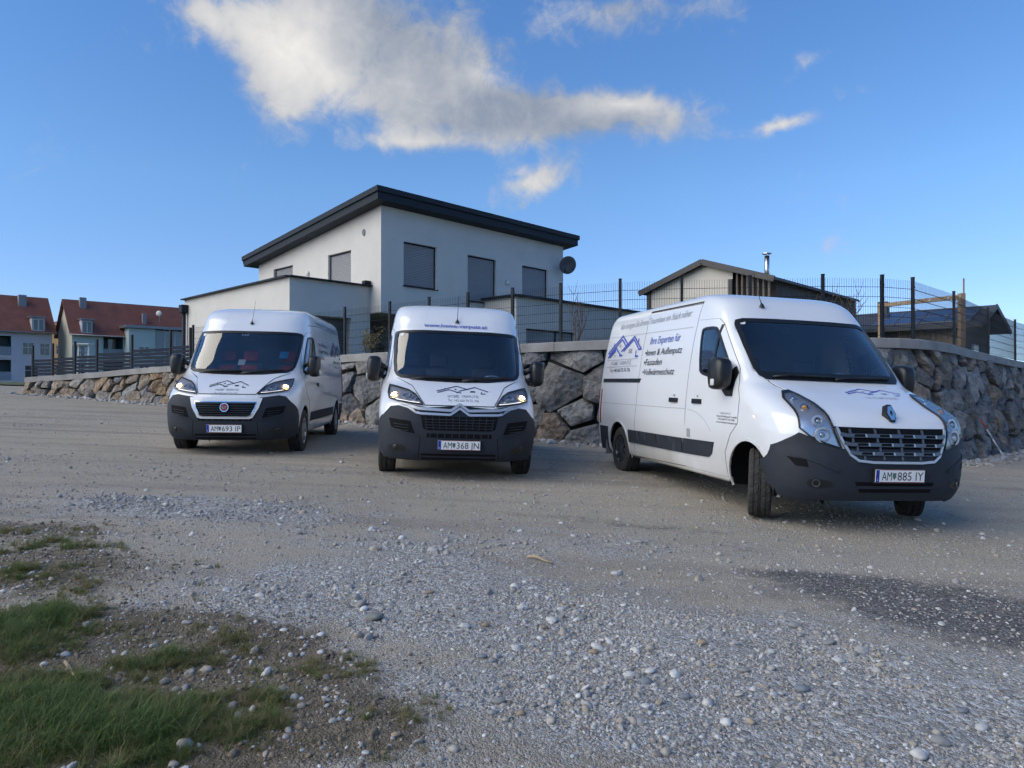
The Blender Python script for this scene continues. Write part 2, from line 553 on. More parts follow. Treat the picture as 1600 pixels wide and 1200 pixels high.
    def cellcol(v, lo, hi):
        s2 = N('ShaderNodeSeparateColor'); L(v.outputs['Color'], s2.inputs[0])
        return mx(s2.outputs[0], lo, hi), s2.outputs[1]
    c1, r1 = cellcol(v1, (.20, .185, .165), (.54, .53, .52))
    c2, r2 = cellcol(v2, (.24, .225, .205), (.58, .57, .56))
    c3, r3 = cellcol(v3, (.20, .175, .145), (.50, .465, .42))
    c4, r4 = cellcol(v4, (.14, .115, .085), (.62, .56, .47))
    col = mx(ma('MULTIPLY', rng(r4, .3, .5), .48), base, c4)
    col = mx(ma('MULTIPLY', rng(r3, .5, .62), .6), col, c3)
    gmask = ma('ADD', sp.outputs[0], ma('MULTIPLY', ma('SUBTRACT', nz(2.6, 6), .53), 2.2))
    col = mx(ma('MULTIPLY', rng(gmask, .05, .6), rng(r1, .2, .5)), col, c1)
    col = mx(ma('MULTIPLY', rng(gmask, .35, .9), rng(r2, .45, .6)), col, c2)
    mmask = ma('ADD', sp.outputs[1], ma('MULTIPLY', ma('SUBTRACT', nz(4.5, 6), .5), 1.5))
    dark = mx(rng(r1, .86, .95), mx(rng(nz(40, 3), .3, .7), (.035, .037, .044), (.085, .086, .092)), (.28, .28, .28))
    col = mx(ma('MULTIPLY', rng(mmask, .25, 1.0), ma('ADD', .5, ma('MULTIPLY', rng(r1, .2, .6), .4))), col, dark)
    smask = ma('ADD', sp.outputs[2], ma('MULTIPLY', ma('SUBTRACT', nz(5.5, 6), .5), 1.1))
    soil = mx(rng(nz(14, 6), .3, .7), (.095, .075, .05), (.21, .17, .115))
    col = mx(ma('MULTIPLY', rng(smask, .3, .75), .9), col, soil)
    L(col, b.inputs['Base Color']); b.inputs['Roughness'].default_value = .93; b.inputs['Specular IOR Level'].default_value = .25
    h = ma('ADD', ma('ADD', ma('MULTIPLY', ma('SUBTRACT', 1.0, v3.outputs['Distance']), .35), ma('MULTIPLY', ma('SUBTRACT', 1.0, v1.outputs['Distance']), .5)), ma('ADD', ma('MULTIPLY', ma('SUBTRACT', 1.0, v2.outputs['Distance']), ma('MULTIPLY', rng(gmask, .2, .8), .8)), ma('MULTIPLY', nz(30, 6), .9)))
    bp = N('ShaderNodeBump'); bp.inputs['Strength'].default_value = .9; bp.inputs['Distance'].default_value = .02; L(h, bp.inputs['Height']); L(bp.outputs[0], b.inputs['Normal'])
    me.materials.append(m)
    tag(o, 'gravelly earth yard rising gently to the left', kind='structure')
    return o


ground = build_ground()


def gh(x, y):
    """height of the finished ground sheet"""
    xs, ys, Z = GRID; x = np.asarray(x, float); y = np.asarray(y, float)
    i = np.clip(np.searchsorted(xs, x) - 1, 0, len(xs) - 2); j = np.clip(np.searchsorted(ys, y) - 1, 0, len(ys) - 2)
    u = (x - xs[i]) / (xs[i + 1] - xs[i]); v = (y - ys[j]) / (ys[j + 1] - ys[j])
    return Z[i, j] * (1 - u) * (1 - v) + Z[i + 1, j] * u * (1 - v) + Z[i, j + 1] * (1 - u) * v + Z[i + 1, j + 1] * u * v



def hills():
    """low wooded ridge all round the valley"""
    n = 240; V = []; F = []
    for i in range(n):
        a = 2 * math.pi * i / n
        h = 26 + 34 * (noise.noise(Vector((math.cos(a) * 2.2, math.sin(a) * 2.2, 1))) + .6) + 14 * noise.noise(Vector((math.cos(a) * 9, math.sin(a) * 9, 4)))
        back = max(0, -math.sin(a))
        side = 1.0 + 1.6 * back
        right = math.exp(-((a - R(52)) / .18) ** 2)
        left = math.exp(-((a - R(128)) / .30) ** 2)
        h = max(6, h * side * .8) * (1 - .55 * left) + 6 * right
        for r, z in ((1100, -8), (1250, h * .55), (1500, h)):
            V.append((r * math.cos(a), r * math.sin(a), z))
    for i in range(n):
        j = (i + 1) % n
        for k in range(2): F.append((i * 3 + k, j * 3 + k, j * 3 + k + 1, i * 3 + k + 1))
    o = mesh_obj('hills', V, F, mat('wooded_hill', (.035, .05, .045), .95, var=.4, vscale=.02), smooth=True)
    tag(o, 'dark wooded hills along the horizon', kind='structure')


hills()

# ------------------------------------------------------------------ stone retaining wall
CTRL = [(-18.9, 28.2, 1.98), (-15.6, 26.8, 2.12), (-12.4, 25.1, 2.28), (-5.6, 20.3, 2.42), (1.1, 15.95, 2.55), (4.6, 15.0, 2.56), (7.6, 14.85, 2.56), (9.3, 15.8, 2.53), (11.2, 17.8, 2.47), (13.4, 20.1, 2.43), (16.0, 22.8, 2.38), (20.0, 26.5, 2.36)]


def catmull(P, n=14):
    P = [np.array(p, float) for p in P]; P = [2 * P[0] - P[1]] + P + [2 * P[-1] - P[-2]]; out = []
    for i in range(1, len(P) - 2):
        for k in range(n):
            t = k / n; a, b, c, d = P[i - 1], P[i], P[i + 1], P[i + 2]
            out.append(.5 * ((2 * b) + (c - a) * t + (2 * a - 5 * b + 4 * c - d) * t * t + (-a + 3 * b - 3 * c + d) * t ** 3))
    out.append(P[-2]); return np.array(out)


PATH = catmull(CTRL)
_seg = np.linalg.norm(np.diff(PATH[:, :2], axis=0), axis=1); PS = np.concatenate([[0], np.cumsum(_seg)]); PLEN = PS[-1]


def path(s):
    p = np.array([np.interp(s, PS, PATH[:, k]) for k in range(3)])
    e = .35; a = np.array([np.interp(np.clip(s + e, 0, PLEN), PS, PATH[:, k]) for k in range(2)]) - np.array([np.interp(np.clip(s - e, 0, PLEN), PS, PATH[:, k]) for k in range(2)])
    t = a / np.linalg.norm(a); return p, t, np.array([t[1], -t[0]])      # point, tangent, outward (towards the yard)


def s_at_px(px):
    ss = np.linspace(0, PLEN, 1500); q = np.array([path(s)[0] for s in ss]); c = 800 + FPX * q[:, 0] / q[:, 1]
    return float(ss[np.argmin(np.abs(c - px))])


CAP_H = .20
BATTER = .42


def face_pt(s, h, out=0.0):
    """point on the battered stone face: s along, h 0 at the foot to 1 under the cap"""
    p, t, n = path(s); zc = p[2] - CAP_H + .02
    foot = p[:2] + n * (BATTER + .1); zf = float(gz(*foot)) - .06
    q = p[:2] + n * (BATTER * (1 - h) + .03 + out)
    return np.array([q[0], q[1], zf + (zc - zf) * h]), n


stone_mat = None


def make_stone_mat(cols=None, name='quarry_stone'):
    m, nt, b, out = new_mat(name); N, L = nt.nodes.new, nt.links.new
    tc = N('ShaderNodeTexCoord'); oi = N('ShaderNodeObjectInfo')
    rp = N('ShaderNodeValToRGB'); e = rp.color_ramp.elements
    cols = cols or [(0, (.14, .145, .155)), (.2, (.22, .22, .22)), (.36, (.18, .175, .165)), (.5, (.30, .295, .29)), (.62, (.22, .205, .185)), (.72, (.19, .20, .215)), (.84, (.28, .215, .16)), (.92, (.38, .375, .36)), (1, (.19, .19, .19))]
    e[0].position, e[0].color = cols[0][0], (*cols[0][1], 1); e[1].position, e[1].color = 1, (*cols[-1][1], 1)
    for p_, c_ in cols[1:-1]: k = e.new(p_); k.color = (*c_, 1)
    L(oi.outputs['Random'], rp.inputs[0])
    def nz(sc, det=7, rough=.65):
        n = N('ShaderNodeTexNoise'); n.inputs['Scale'].default_value = sc; n.inputs['Detail'].default_value = det; n.inputs['Roughness'].default_value = rough; L(tc.outputs['Object'], n.inputs['Vector']); return n.outputs['Fac']
    def mx(f, a, b_, bl='MIX'):
        n = N('ShaderNodeMix'); n.data_type = 'RGBA'; n.blend_type = bl
        for k, v in (('Factor', f), ('A', a), ('B', b_)):
            if isinstance(v, tuple): n.inputs[k].default_value = (*v, 1)
            elif isinstance(v, float): n.inputs[k].default_value = v
            else: L(v, n.inputs[k])
        return n.outputs['Result']
    def rg(v, a, b_, c, d):
        n = N('ShaderNodeMapRange'); L(v, n.inputs[0])
        for i, q in enumerate((a, b_, c, d)): n.inputs[i + 1].default_value = q
        return n.outputs[0]
    c = mx(1.0, rp.outputs[0], rg(nz(3.5), .3, .7, .45, 1.6), 'MULTIPLY')
    c = mx(rg(nz(2.1), .58, .74, 0, .35), c, (.21, .15, .09))
    c = mx(rg(nz(16, 8, .7), .52, .72, 0, .6), c, (.33, .33, .325))
    c = mx(rg(nz(24, 6), .3, .45, .6, 0), c, (.045, .043, .042))
    L(c, b.inputs['Base Color']); b.inputs['Roughness'].default_value = .9; b.inputs['Specular IOR Level'].default_value = .3
    w = N('ShaderNodeTexVoronoi'); w.feature = 'F1'; w.inputs['Scale'].default_value = 7; L(tc.outputs['Object'], w.inputs['Vector'])
    ad = N('ShaderNodeMath'); ad.operation = 'ADD'; L(nz(9, 9, .72), ad.inputs[0]); L(w.outputs['Distance'], ad.inputs[1])
    bp = N('ShaderNodeBump'); bp.inputs['Strength'].default_value = 1.0; bp.inputs['Distance'].default_value = .09; L(ad.outputs[0], bp.inputs['Height']); L(bp.outputs[0], b.inputs['Normal'])
    return m


def clip_half(poly, a, nrm):
    out = []
    for i in range(len(poly)):
        p, q = poly[i], poly[(i + 1) % len(poly)]; dp, dq = (p - a) @ nrm, (q - a) @ nrm
        if dp <= 0: out.append(p)
        if dp * dq < 0: out.append(p + (q - p) * dp / (dp - dq))
    return out


def stone_wall():
    global stone_mat
    stone_mat = make_stone_mat()
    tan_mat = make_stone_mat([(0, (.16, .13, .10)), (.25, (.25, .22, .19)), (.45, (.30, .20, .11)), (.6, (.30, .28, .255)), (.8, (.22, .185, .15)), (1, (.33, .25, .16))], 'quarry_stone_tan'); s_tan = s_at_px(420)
    rng = random.Random(11)
    root = tag(empty('retaining_wall', (*path(PLEN / 2)[0][:2], 0)), 'battered retaining wall of rough quarry stones behind the three vans', 'wall')
    base = root.location
    def rel(v): return (v[0] - base.x, v[1] - base.y, v[2] - base.z)
    # earth behind the joints
    V = []; F = []; ss = np.linspace(0, PLEN, 110)
    for s in ss:
        for h in (-.05, .5, 1.0): V.append(rel(face_pt(s, h, -.22)[0]))
    for i in range(len(ss) - 1):
        for k in range(2): F.append((i * 3 + k, (i + 1) * 3 + k, (i + 1) * 3 + k + 1, i * 3 + k + 1))
    mesh_obj('earth_backing', V, F, mat('dark_earth', (.030, .027, .024), .95, var=.5, vscale=5, bump=.5, bscale=12), root, True)
    # seeds in (length, height) metres
    seeds = []; row = 0
    def height(s): return path(s)[0][2] - CAP_H + .02 - (float(gz(*(path(s)[0][:2] + path(s)[2] * .5))) - .06)
    radii = []
    for it in range(9000):
        s = rng.uniform(0, PLEN); H = height(s); z = rng.uniform(.04, H - .02)
        big = rng.random() ** 1.6; r = (.31 + .42 * big) * (.82 if s < 9 else 1.0) * (1.0 if it < 2500 else .72)
        if all((a_ - s) ** 2 * .75 + (b_ - z) ** 2 * 1.5 > (.5 * (r + c_)) ** 2 * 1.9 for (a_, b_), c_ in zip(seeds, radii) if abs(a_ - s) < 1.6):
            seeds.append((s, z)); radii.append(r)
    print('stones', len(seeds))
    seeds = np.array(seeds)
    for i, c in enumerate(seeds):
        H = height(c[0])
        poly = [np.array(q, float) for q in ((c[0] - 1.2, -.05), (c[0] + 1.2, -.05), (c[0] + 1.2, H + .01), (c[0] - 1.2, H + .01))]
        poly = clip_half(poly, np.array([0., 0.]), np.array([-1., 0.])); poly = clip_half(poly, np.array([PLEN, 0.]), np.array([1., 0.]))
        d = seeds - c; near = np.where((np.abs(d[:, 0]) < 2.5) & (np.abs(d[:, 1]) < 2))[0]
        for j in near:
            if j == i: continue
            # taller cells get squashed a little so that stones lie flat
            nrm = np.array([d[j, 0], d[j, 1] * 1.35]); f_ = radii[i] / (radii[i] + radii[j]); poly = clip_half(poly, c + d[j] * (.5 + .7 * (f_ - .5)), nrm / np.linalg.norm(nrm))
            if len(poly) < 3: break
        if len(poly) < 3: continue
        P = np.array(poly); A = .5 * abs(np.dot(P[:, 0], np.roll(P[:, 1], -1)) - np.dot(P[:, 1], np.roll(P[:, 0], -1)))
        if A < .03: continue
        cen = P.mean(0)
        # drop near-duplicate corners, shrink for the joint, round off
        Q = [p for k, p in enumerate(P) if np.linalg.norm(p - P[k - 1]) > .06]
        if len(Q) < 3: continue
        Q = inset([tuple(q) for q in Q], rng.uniform(.008, .045))
        Q = [(q[0] + rng.uniform(-.04, .04), q[1] + rng.uniform(-.035, .035)) for q in Q]
        Q = resample(Q, .07)
        if not pip(Q, [cen])[0]: continue
        V2, F2 = triangulate(Q, (), .07)
        if not F2: continue
        off = Vector((rng.uniform(-50, 50), rng.uniform(-50, 50), 0))
        # a few cleavage planes give each block flat faces
        planes = []
        for _ in range(rng.randint(4, 7)):
            a = rng.uniform(0, 2 * math.pi); tilt = rng.uniform(.1, .75)
            planes.append((math.cos(a) * tilt, math.sin(a) * tilt, rng.uniform(.05, .20)))
        be = boundary(F2); bs = {a for a, b in be} | {b for a, b in be}
        B = V2[list(bs)]
        pt, n = face_pt(c[0], 0.5)
        V = []
        push = rng.uniform(-.07, .09); bulge = rng.uniform(.7, 1.1)
        for k, q in enumerate(V2):
            e = np.min(np.linalg.norm(B - q, axis=1))
            hgt = min([p[2] + p[0] * (q[0] - cen[0]) + p[1] * (q[1] - cen[1]) for p in planes])
            edge = min(1.0, .80 + e / .25)
            o = push + edge * bulge * hgt + .045 * noise.noise(Vector((q[0] * 4, q[1] * 4, 0)) + off) + .03 * noise.noise(Vector((q[0] * 13, q[1] * 13, 3)) + off)
            if k in bs: o -= .012
            V.append(face_pt(q[0], q[1] / H, o)[0])
        nb = len(V); ring = {}
        F = [list(f) for f in F2]
        rim = {}
        for k in bs: rim[k] = len(V); V.append(V[k].copy())
        for k in bs: ring[k] = len(V); V.append(face_pt(V2[k][0] * .94 + cen[0] * .06, (V2[k][1] * .94 + cen[1] * .06) / H, -.30)[0])
        for a, b in be: F.append((rim[b], rim[a], ring[a], ring[b]))
        cpt = np.mean(V[:nb], axis=0)
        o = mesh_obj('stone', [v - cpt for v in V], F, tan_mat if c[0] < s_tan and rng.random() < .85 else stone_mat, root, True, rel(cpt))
        o.data.set_sharp_from_angle(angle=R(24))
    # concrete cap, poured in lengths
    ends = [0] + [s_at_px(p) for p in (265, 430, 640, 870, 1060, 1240, 1400, 1500, 1600)] + [PLEN]
    cm = mat('cap_concrete', (.36, .345, .32), .88, var=.22, vscale=2.2, bump=.35, bscale=25, coords='Generated')
    cm = mat('cap_concrete2', (.27, .262, .25), .88, var=.3, vscale=1.7, bump=.35, bscale=25)
    for i in range(len(ends) - 1):
        a, b = ends[i] + (.006 if i else 0), ends[i + 1] - .006; n = max(2, int((b - a) / .5)); V = []; F = []
        for s in np.linspace(a, b, n + 1):
            p, t, nn = path(s)
            for o, z in ((.12, -CAP_H), (.12, -.015), (.105, 0), (-.18, 0), (-.18, -CAP_H)): V.append(rel((p[0] + nn[0] * o, p[1] + nn[1] * o, p[2] + z)))
        for k in range(n):
            for j in range(5): F.append((k * 5 + j, k * 5 + (j + 1) % 5, (k + 1) * 5 + (j + 1) % 5, (k + 1) * 5 + j))
        F += [(4, 3, 2, 1, 0), tuple(n * 5 + j for j in range(5))]
        mesh_obj('concrete_cap', V, F, cm, root)
    # garden ground held up by the wall
    V = []; F = []; ss = np.linspace(0, PLEN, 60); rows = ((.15, -.10), (3, -.05), (9, .0), (26, .05), (60, .1))
    for s in ss:
        p, t, nn = path(s)
        d = p[:2] / np.linalg.norm(p[:2])
        for r_, dz in rows:
            w = min(1, r_ / 8); dr = -nn * (1 - w) + d * w
            V.append((p[0] + dr[0] * r_, p[1] + dr[1] * r_, p[2] + dz))
    m = len(rows)
    for i in range(len(ss) - 1):
        for k in range(m - 1): F.append((i * m + k, (i + 1) * m + k, (i + 1) * m + k + 1, i * m + k + 1))
    t = mesh_obj('terrain', V, F, mat('garden_lawn', (.075, .095, .04), .95, var=.5, vscale=1.2, bump=.6, bscale=30), None, True)
    tag(t, 'raised garden ground above the retaining wall', kind='structure')


stone_wall()


# ------------------------------------------------------------------ fences
def fences():
    dark = mat('fence_anthracite', (.020, .023, .030), .6, spec=.2)
    H = 1.24
    px = [300, 352, 410, 470, 537, 607, 668, 729, 800, 875, 968, 1065, 1173, 1288, 1382, 1430, 1494, 1547, 1589, 1626]
    ss = [s_at_px(p) for p in px]
    p0 = path(ss[9])[0]
    root = tag(empty('mesh_fence', tuple(p0)), 'dark double-bar mesh fence with square posts on the concrete cap', 'fence')
    rel = lambda v: (v[0] - p0[0], v[1] - p0[1], v[2] - p0[2])
    off = -.04
    def top(s, z):
        p, t, n = path(s); return np.array([p[0] + n[0] * off, p[1] + n[1] * off, p[2] + z])
    for s in ss:
        p, t, n = path(s); M = Matrix.Rotation(math.atan2(t[1], t[0]), 3, 'Z')
        b = MB(); c = rel(top(s, (H + .06) / 2)); b.box(c, (.058, .056, H + .06), M); b.box(rel(top(s, H + .068)), (.066, .064, .015), M)
        for k in range(4): b.box(rel(top(s, .2 + k * .3) + np.array([n[0], n[1], 0]) * .034), (.05, .012, .035), M)
        b.box(rel(top(s, .006)), (.15, .12, .012), M)
        b.build('post', dark, root)
    wire = mat('fence_wire', (.022, .026, .034), .6, spec=.2)
    for a, b_ in zip(ss[:-1], ss[1:]):
        m = MB(); L = b_ - a; n = max(4, int(L / .05))
        A, B = top(a, 0), top(b_, 0)
        for k in range(1, n):
            q = A + (B - A) * k / n
            m.bar(rel(q + np.array([0, 0, .05])), rel(q + np.array([0, 0, H])), .0045)
        for z in np.arange(.06, H + .01, .2):
            for dd in (-.007, .007):
                nn = path((a + b_) / 2)[2] * dd; e = np.array([nn[0], nn[1], z]); m.bar(rel(A + e), rel(B + e), .007)
        m.build('wire_mesh', wire, root)
    # slatted privacy fence at the low end of the wall
    px = [49, 81, 115, 150, 204, 265, 296]
    ss = [s_at_px(p) for p in px]; p1 = path(ss[3])[0]
    root2 = tag(empty('slat_fence', tuple(p1)), 'charcoal fence of horizontal slats at the low left end of the wall', 'fence')
    rel = lambda v: (v[0] - p1[0], v[1] - p1[1], v[2] - p1[2])
    for i, s in enumerate(ss):
        p, t, n = path(s); M = Matrix.Rotation(math.atan2(t[1], t[0]), 3, 'Z')
        MB().box(rel(top(s, .62)), (.07, .07, 1.24), M).build('post', dark, root2)
    sm = mat('slat_charcoal', (.012, .020, .036), .7, var=.12, vscale=3, spec=.12)
    for a, b_ in zip(ss[:-1], ss[1:]):
        p, t, n = path((a + b_) / 2); A, B = top(a, 0), top(b_, 0); zb = min(A[2], B[2])
        u = (B - A); u[2] = 0; L = np.linalg.norm(u); u /= L
        proto = None
        for k in range(5):
            z = .05 + k * .128
            c = (A + B) / 2; c = np.array([c[0], c[1], c[2] + z + .05])
            if proto is None:
                o = MB().box((0, 0, 0), (L - .1, .03, .10), None, .006).build('slat', sm, root2); proto = o
            else:
                o = proto.copy(); COL.objects.link(o); o.parent = root2
            o.location = rel(c); o.rotation_euler = (0, 0, math.atan2(u[1], u[0]))


fences()


# ------------------------------------------------------------------ buildings
def wall_face(m, O, D, L, z0, zt0, zt1, holes=(), depth=.14):
    """vertical wall from plan point O along D with real openings; top may slope; reveals go inwards (left of D)"""
    O = np.array(O, float); D = np.array(D, float); n = np.array([-D[1], D[0]])
    ts = sorted({0.0, L, *[h[0] for h in holes], *[h[1] for h in holes]}); zs = sorted({z0, *[h[2] for h in holes], *[h[3] for h in holes]})
    top = lambda t: zt0 + (zt1 - zt0) * t / L
    P = lambda t, z, d=0: (*(O + D * t + n * d), z)
    for i in range(len(ts) - 1):
        a, b = ts[i], ts[i + 1]
        for j in range(len(zs)):
            za = zs[j]; last = j == len(zs) - 1
            zb0, zb1 = (top(a), top(b)) if last else (zs[j + 1], zs[j + 1])
            mid = ((a + b) / 2, (za + (zb0 + zb1) / 2) / 2)
            if any(h[0] < mid[0] < h[1] and h[2] < mid[1] < h[3] for h in holes): continue
            m.quad(P(a, za), P(b, za), P(b, zb1), P(a, zb0))
    for a, b, za, zb in holes:
        m.quad(P(a, za), P(a, za, depth), P(a, zb, depth), P(a, zb)); m.quad(P(b, za, depth), P(b, za), P(b, zb), P(b, zb, depth))
        m.quad(P(a, zb), P(a, zb, depth), P(b, zb, depth), P(b, zb)); m.quad(P(a, za, depth), P(a, za), P(b, za), P(b, za, depth))


def opening(root, rel, O, D, hole, frame_m, slat_m, depth=.11, sill=True, kind='shutter', box=0):
    """closed roller shutter (or glazed window) in an opening: window > frame, shutter, sill"""
    O = np.array(O, float); D = np.array(D, float); n = np.array([-D[1], D[0]]); a, b, za, zb = hole
    w = b - a; h = zb - za; c = O + D * (a + b) / 2 + n * depth
    e = empty('window', rel((*c, za)), (0, 0, math.atan2(D[1], D[0])), root)
    f = MB(); t = .05
    f.box((0, 0, t / 2), (w, .05, t)); f.box((0, 0, h - t / 2), (w, .05, t)); f.box((-w / 2 + t / 2, 0, h / 2), (t, .05, h - 2 * t)); f.box((w / 2 - t / 2, 0, h / 2), (t, .05, h - 2 * t))
    f.build('frame', frame_m, e)
    if kind == 'shutter':
        s = MB(); k = max(3, int((h - .1) / .055)); st = (h - .1) / k
        for i in range(k):
            z0 = .05 + i * st
            s.add([(-w / 2 + .05, .0, z0), (w / 2 - .05, .0, z0), (w / 2 - .05, -.014, z0 + st * .45), (-w / 2 + .05, -.014, z0 + st * .45), (w / 2 - .05, -.002, z0 + st * .92), (-w / 2 + .05, -.002, z0 + st * .92), (w / 2 - .05, .006, z0 + st), (-w / 2 + .05, .006, z0 + st)],
                  [(0, 1, 2, 3), (3, 2, 4, 5), (5, 4, 6, 7)])
        s.build('roller_shutter', slat_m, e)
    else:
        MB().box((0, .01, h / 2), (w - .1, .012, h - .1)).build('pane', slat_m, e)
        if w > .7: MB().box((0, -.005, h / 2), (.05, .05, h - .1)).build('mullion', frame_m, e)
        if kind == 'cross': MB().box((0, -.008, h * .62), (w - .1, .045, .04)).build('glazing_bar', frame_m, e)
    if sill: MB().box((0, -depth - .005, -.012), (w + .08, .11, .024)).build('sill', frame_m, e)
    return e


HR = np.array([.682, .731]); HR /= np.linalg.norm(HR)
HL = np.array([-.707, .707])


def main_house():
    C = np.array([-4.354, 24.0]); plaster = mat('cream_render', (.60, .575, .535), .9, var=.05, vscale=1.3, bump=.12, bscale=120)
    dark = mat('anthracite_metal', (.018, .024, .034), .6, spec=.2); slat = mat('grey_shutter', (.29, .29, .30), .5)
    root = tag(empty('house', (C[0], C[1], 2.4)), 'modern cream two storey house with dark pent roof and closed grey shutters', 'house')
    rel = lambda v: (v[0] - C[0], v[1] - C[1], v[2] - 2.4)
    LR, LL = 9.6, 8.83; ztc, ztl = 7.66, 6.72; zb = 4.07
    RW = [(.95, 2.437, 5.06, 6.58), (3.96, 5.475, 4.80, 6.53), (6.98, 8.57, 4.80, 6.52)]
    LW = [(LL - 3.33, LL - 1.817, 4.62, 6.40), (LL - 7.53, LL - 5.95, 5.5, 6.38)]
    u = MB()
    # upper storey: right-hand (front) wall, left wall, two back walls, floor
    wall_face(u, C, HR, LR, zb, ztc, ztc, RW)
    Lend = C + HL * LL
    wall_face(u, Lend, -HL, LL, zb, ztl, ztc, LW)
    Rend = C + HR * LR; Bk = Rend + HL * LL
    wall_face(u, Rend, HL, LL, zb, ztc, ztl); wall_face(u, Bk, -HR, LR, zb, ztl, ztl)
    u.quad((*C, zb), (*Lend, zb), (*Bk, zb), (*Rend, zb))
    u.v = [rel(v) for v in u.v]; u.build('upper_storey', plaster, root)
    g = MB(); C2 = C + HR * 1.4 + HL * .9
    wall_face(g, C2, HR, LR - 1.6, 2.0, zb + .01, zb + .01); e2 = C2 + HL * (LL - 1); wall_face(g, e2, -HL, LL - 1, 2.0, zb + .01, zb + .01)
    wall_face(g, C2 + HR * (LR - 1.6), HL, LL - 1, 2.0, zb + .01, zb + .01)
    g.v = [rel(v) for v in g.v]; g.build('ground_storey', plaster, root)
    for h in RW: opening(root, rel, C, HR, h, dark, slat)
    for h in LW: opening(root, rel, Lend, -HL, h, dark, slat)
    # pent roof: slab with stepped fascia, falling to the left
    ov = .46
    def slab(o1, dz0, dz1, nm):
        P = [C - HR * o1 - HL * o1, Rend + HR * o1 - HL * o1, Bk + HR * o1 + HL * o1, Lend - HR * o1 + HL * o1]
        sl = (ztl - ztc) / LL
        zz = [ztc - sl * o1, ztc - sl * o1, ztl + sl * o1, ztl + sl * o1]
        m = MB(); vs = [rel((*p, z + dz0)) for p, z in zip(P, zz)] + [rel((*p, z + dz1)) for p, z in zip(P, zz)]
        m.add(vs, [(3, 2, 1, 0), (4, 5, 6, 7), (0, 1, 5, 4), (1, 2, 6, 5), (2, 3, 7, 6), (3, 0, 4, 7)])
        return m.build(nm, dark, rf)
    rf = None
    def slab0():
        return None
    rfm = MB(); rf = empty('roof', (0, 0, 0), parent=root)
    slab(ov, -.02, .22, 'fascia'); slab(ov + .06, .223, .40, 'roof_edge'); slab(ov - .05, .403, .43, 'roof_sheet')
    # gutter at the low edge
    gl = MB(); a = Lend - HR * .44 + HL * .50; b = Bk + HR * .44 + HL * .50; gl.tube([rel((*a, ztl + .12)), rel((*b, ztl + .12))], .075, 10); gl.build('gutter', dark, root, True)
    # garage wing with roof terrace on the left
    A = C + HL * .636; Cb = A - HR * 3.005; gt = 4.98
    w = MB(); wall_face(w, Cb, HR, 3.005, 1.6, gt, gt, [(.80, 2.25, 1.6, 3.86)], .5); Eb = Cb + HL * 8.35
    wall_face(w, Eb, -HL, 8.35, 1.2, gt, gt); wall_face(w, Eb + HR * 3.0, -HR, 3.0, 1.2, gt, gt)
    w.quad((*Cb, 4.2), (*(Cb + HR * 3), 4.2), (*(Eb + HR * 3), 4.2), (*Eb, 4.2))
    w.v = [rel(v) for v in w.v]; w.build('garage_wing', plaster, root)
    m = MB(); dc = Cb + HR * 1.525 + np.array([-HR[1], HR[0]]) * .45
    for i in range(6): m.box(rel((*dc, 1.8 + i * .37)), (1.44, .03, .35), Matrix.Rotation(math.atan2(HR[1], HR[0]), 3, 'Z'), .01)
    m.build('garage_door', mat('garage_grey', (.085, .09, .10), .5), root)
    cp = MB()
    for p, q in ((Cb, A), (Cb, Eb)):
        d = (q - p) / np.linalg.norm(q - p); cp.bar(rel((*(p - d * .05), gt + .022)), rel((*(q + d * .02), gt + .022)), .32, .045)
    cp.build('parapet_capping', dark, root)
    MB().box(rel((*(A - HR * .15), gt + .13)), (.25, .2, .12), Matrix.Rotation(.8, 3, 'Z'), .02).build('terrace_lamp', dark, root)
    # low annex with flat roof on the right
    B = C + HR * 4.813; Dn = B - HL * 1.746; at_ = 4.90
    w = MB(); AW = [(.52, 3.38, 2.4, 3.77), (5.2, 6.1, 2.4, 3.55)]
    wall_face(w, Dn, HR, 8.6, 1.6, at_, at_, AW); wall_face(w, B, -HL, 1.746, 1.6, at_, at_); wall_face(w, Dn + HR * 8.6, HL, 5, 1.6, at_, at_)
    w.quad((*Dn, at_ - .2), (*(Dn + HR * 8.6), at_ - .2), (*(Dn + HR * 8.6 + HL * 5), at_ - .2), (*(Dn + HL * 5), at_ - .2))
    w.v = [rel(v) for v in w.v]; w.build('annex', plaster, root)
    opening(root, rel, Dn, HR, (.52, 2.3, 2.4, 3.77), dark, slat, sill=False); opening(root, rel, Dn, HR, (2.3, 3.38, 2.4, 3.77), dark, slat, sill=False); opening(root, rel, Dn, HR, AW[1], dark, slat, sill=False)
    cp = MB()
    for p, q in ((Dn, B), (Dn, Dn + HR * 8.6)):
        d = (q - p) / np.linalg.norm(q - p); cp.bar(rel((*(p - d * .06), at_ + .035)), rel((*(q), at_ + .035)), .34, .075)
    cp.build('parapet_capping', dark, root)
    # rain pipe with hopper at the far end of the garage wing
    rp = MB(); q = Eb - HR * .12 - HL * .25; rp.tube([rel((*q, 1.4)), rel((*q, 4.5))], .07, 10); rp.build('rain_pipe', dark, root, True)
    MB().box(rel((*q, 4.62)), (.30, .30, .30), Matrix.Rotation(.8, 3, 'Z'), .02).build('rain_hopper', dark, root)
    # small wall fittings
    def fit(O, D, t, z, nm, r, m_):
        n = np.array([D[1], -D[0]]); p = np.array(O) + np.array(D) * t
        m = MB(); m.tube([rel((*(p - n * .01), z)), rel((*(p + n * .06), z)), rel((*(p + n * .09), z))], [r, r, r * .6], 12); m.build(nm, m_, root, True)
    white = mat('white_fitting', (.62, .62, .60), .4)
    fit(C, HR, 6.1, 5.72, 'wall_lamp', .10, white); fit(Lend, -HL, LL - 4.75, 5.9, 'wall_lamp', .10, white)
    m = MB(); p = C + HL * 1.0; n = -HR
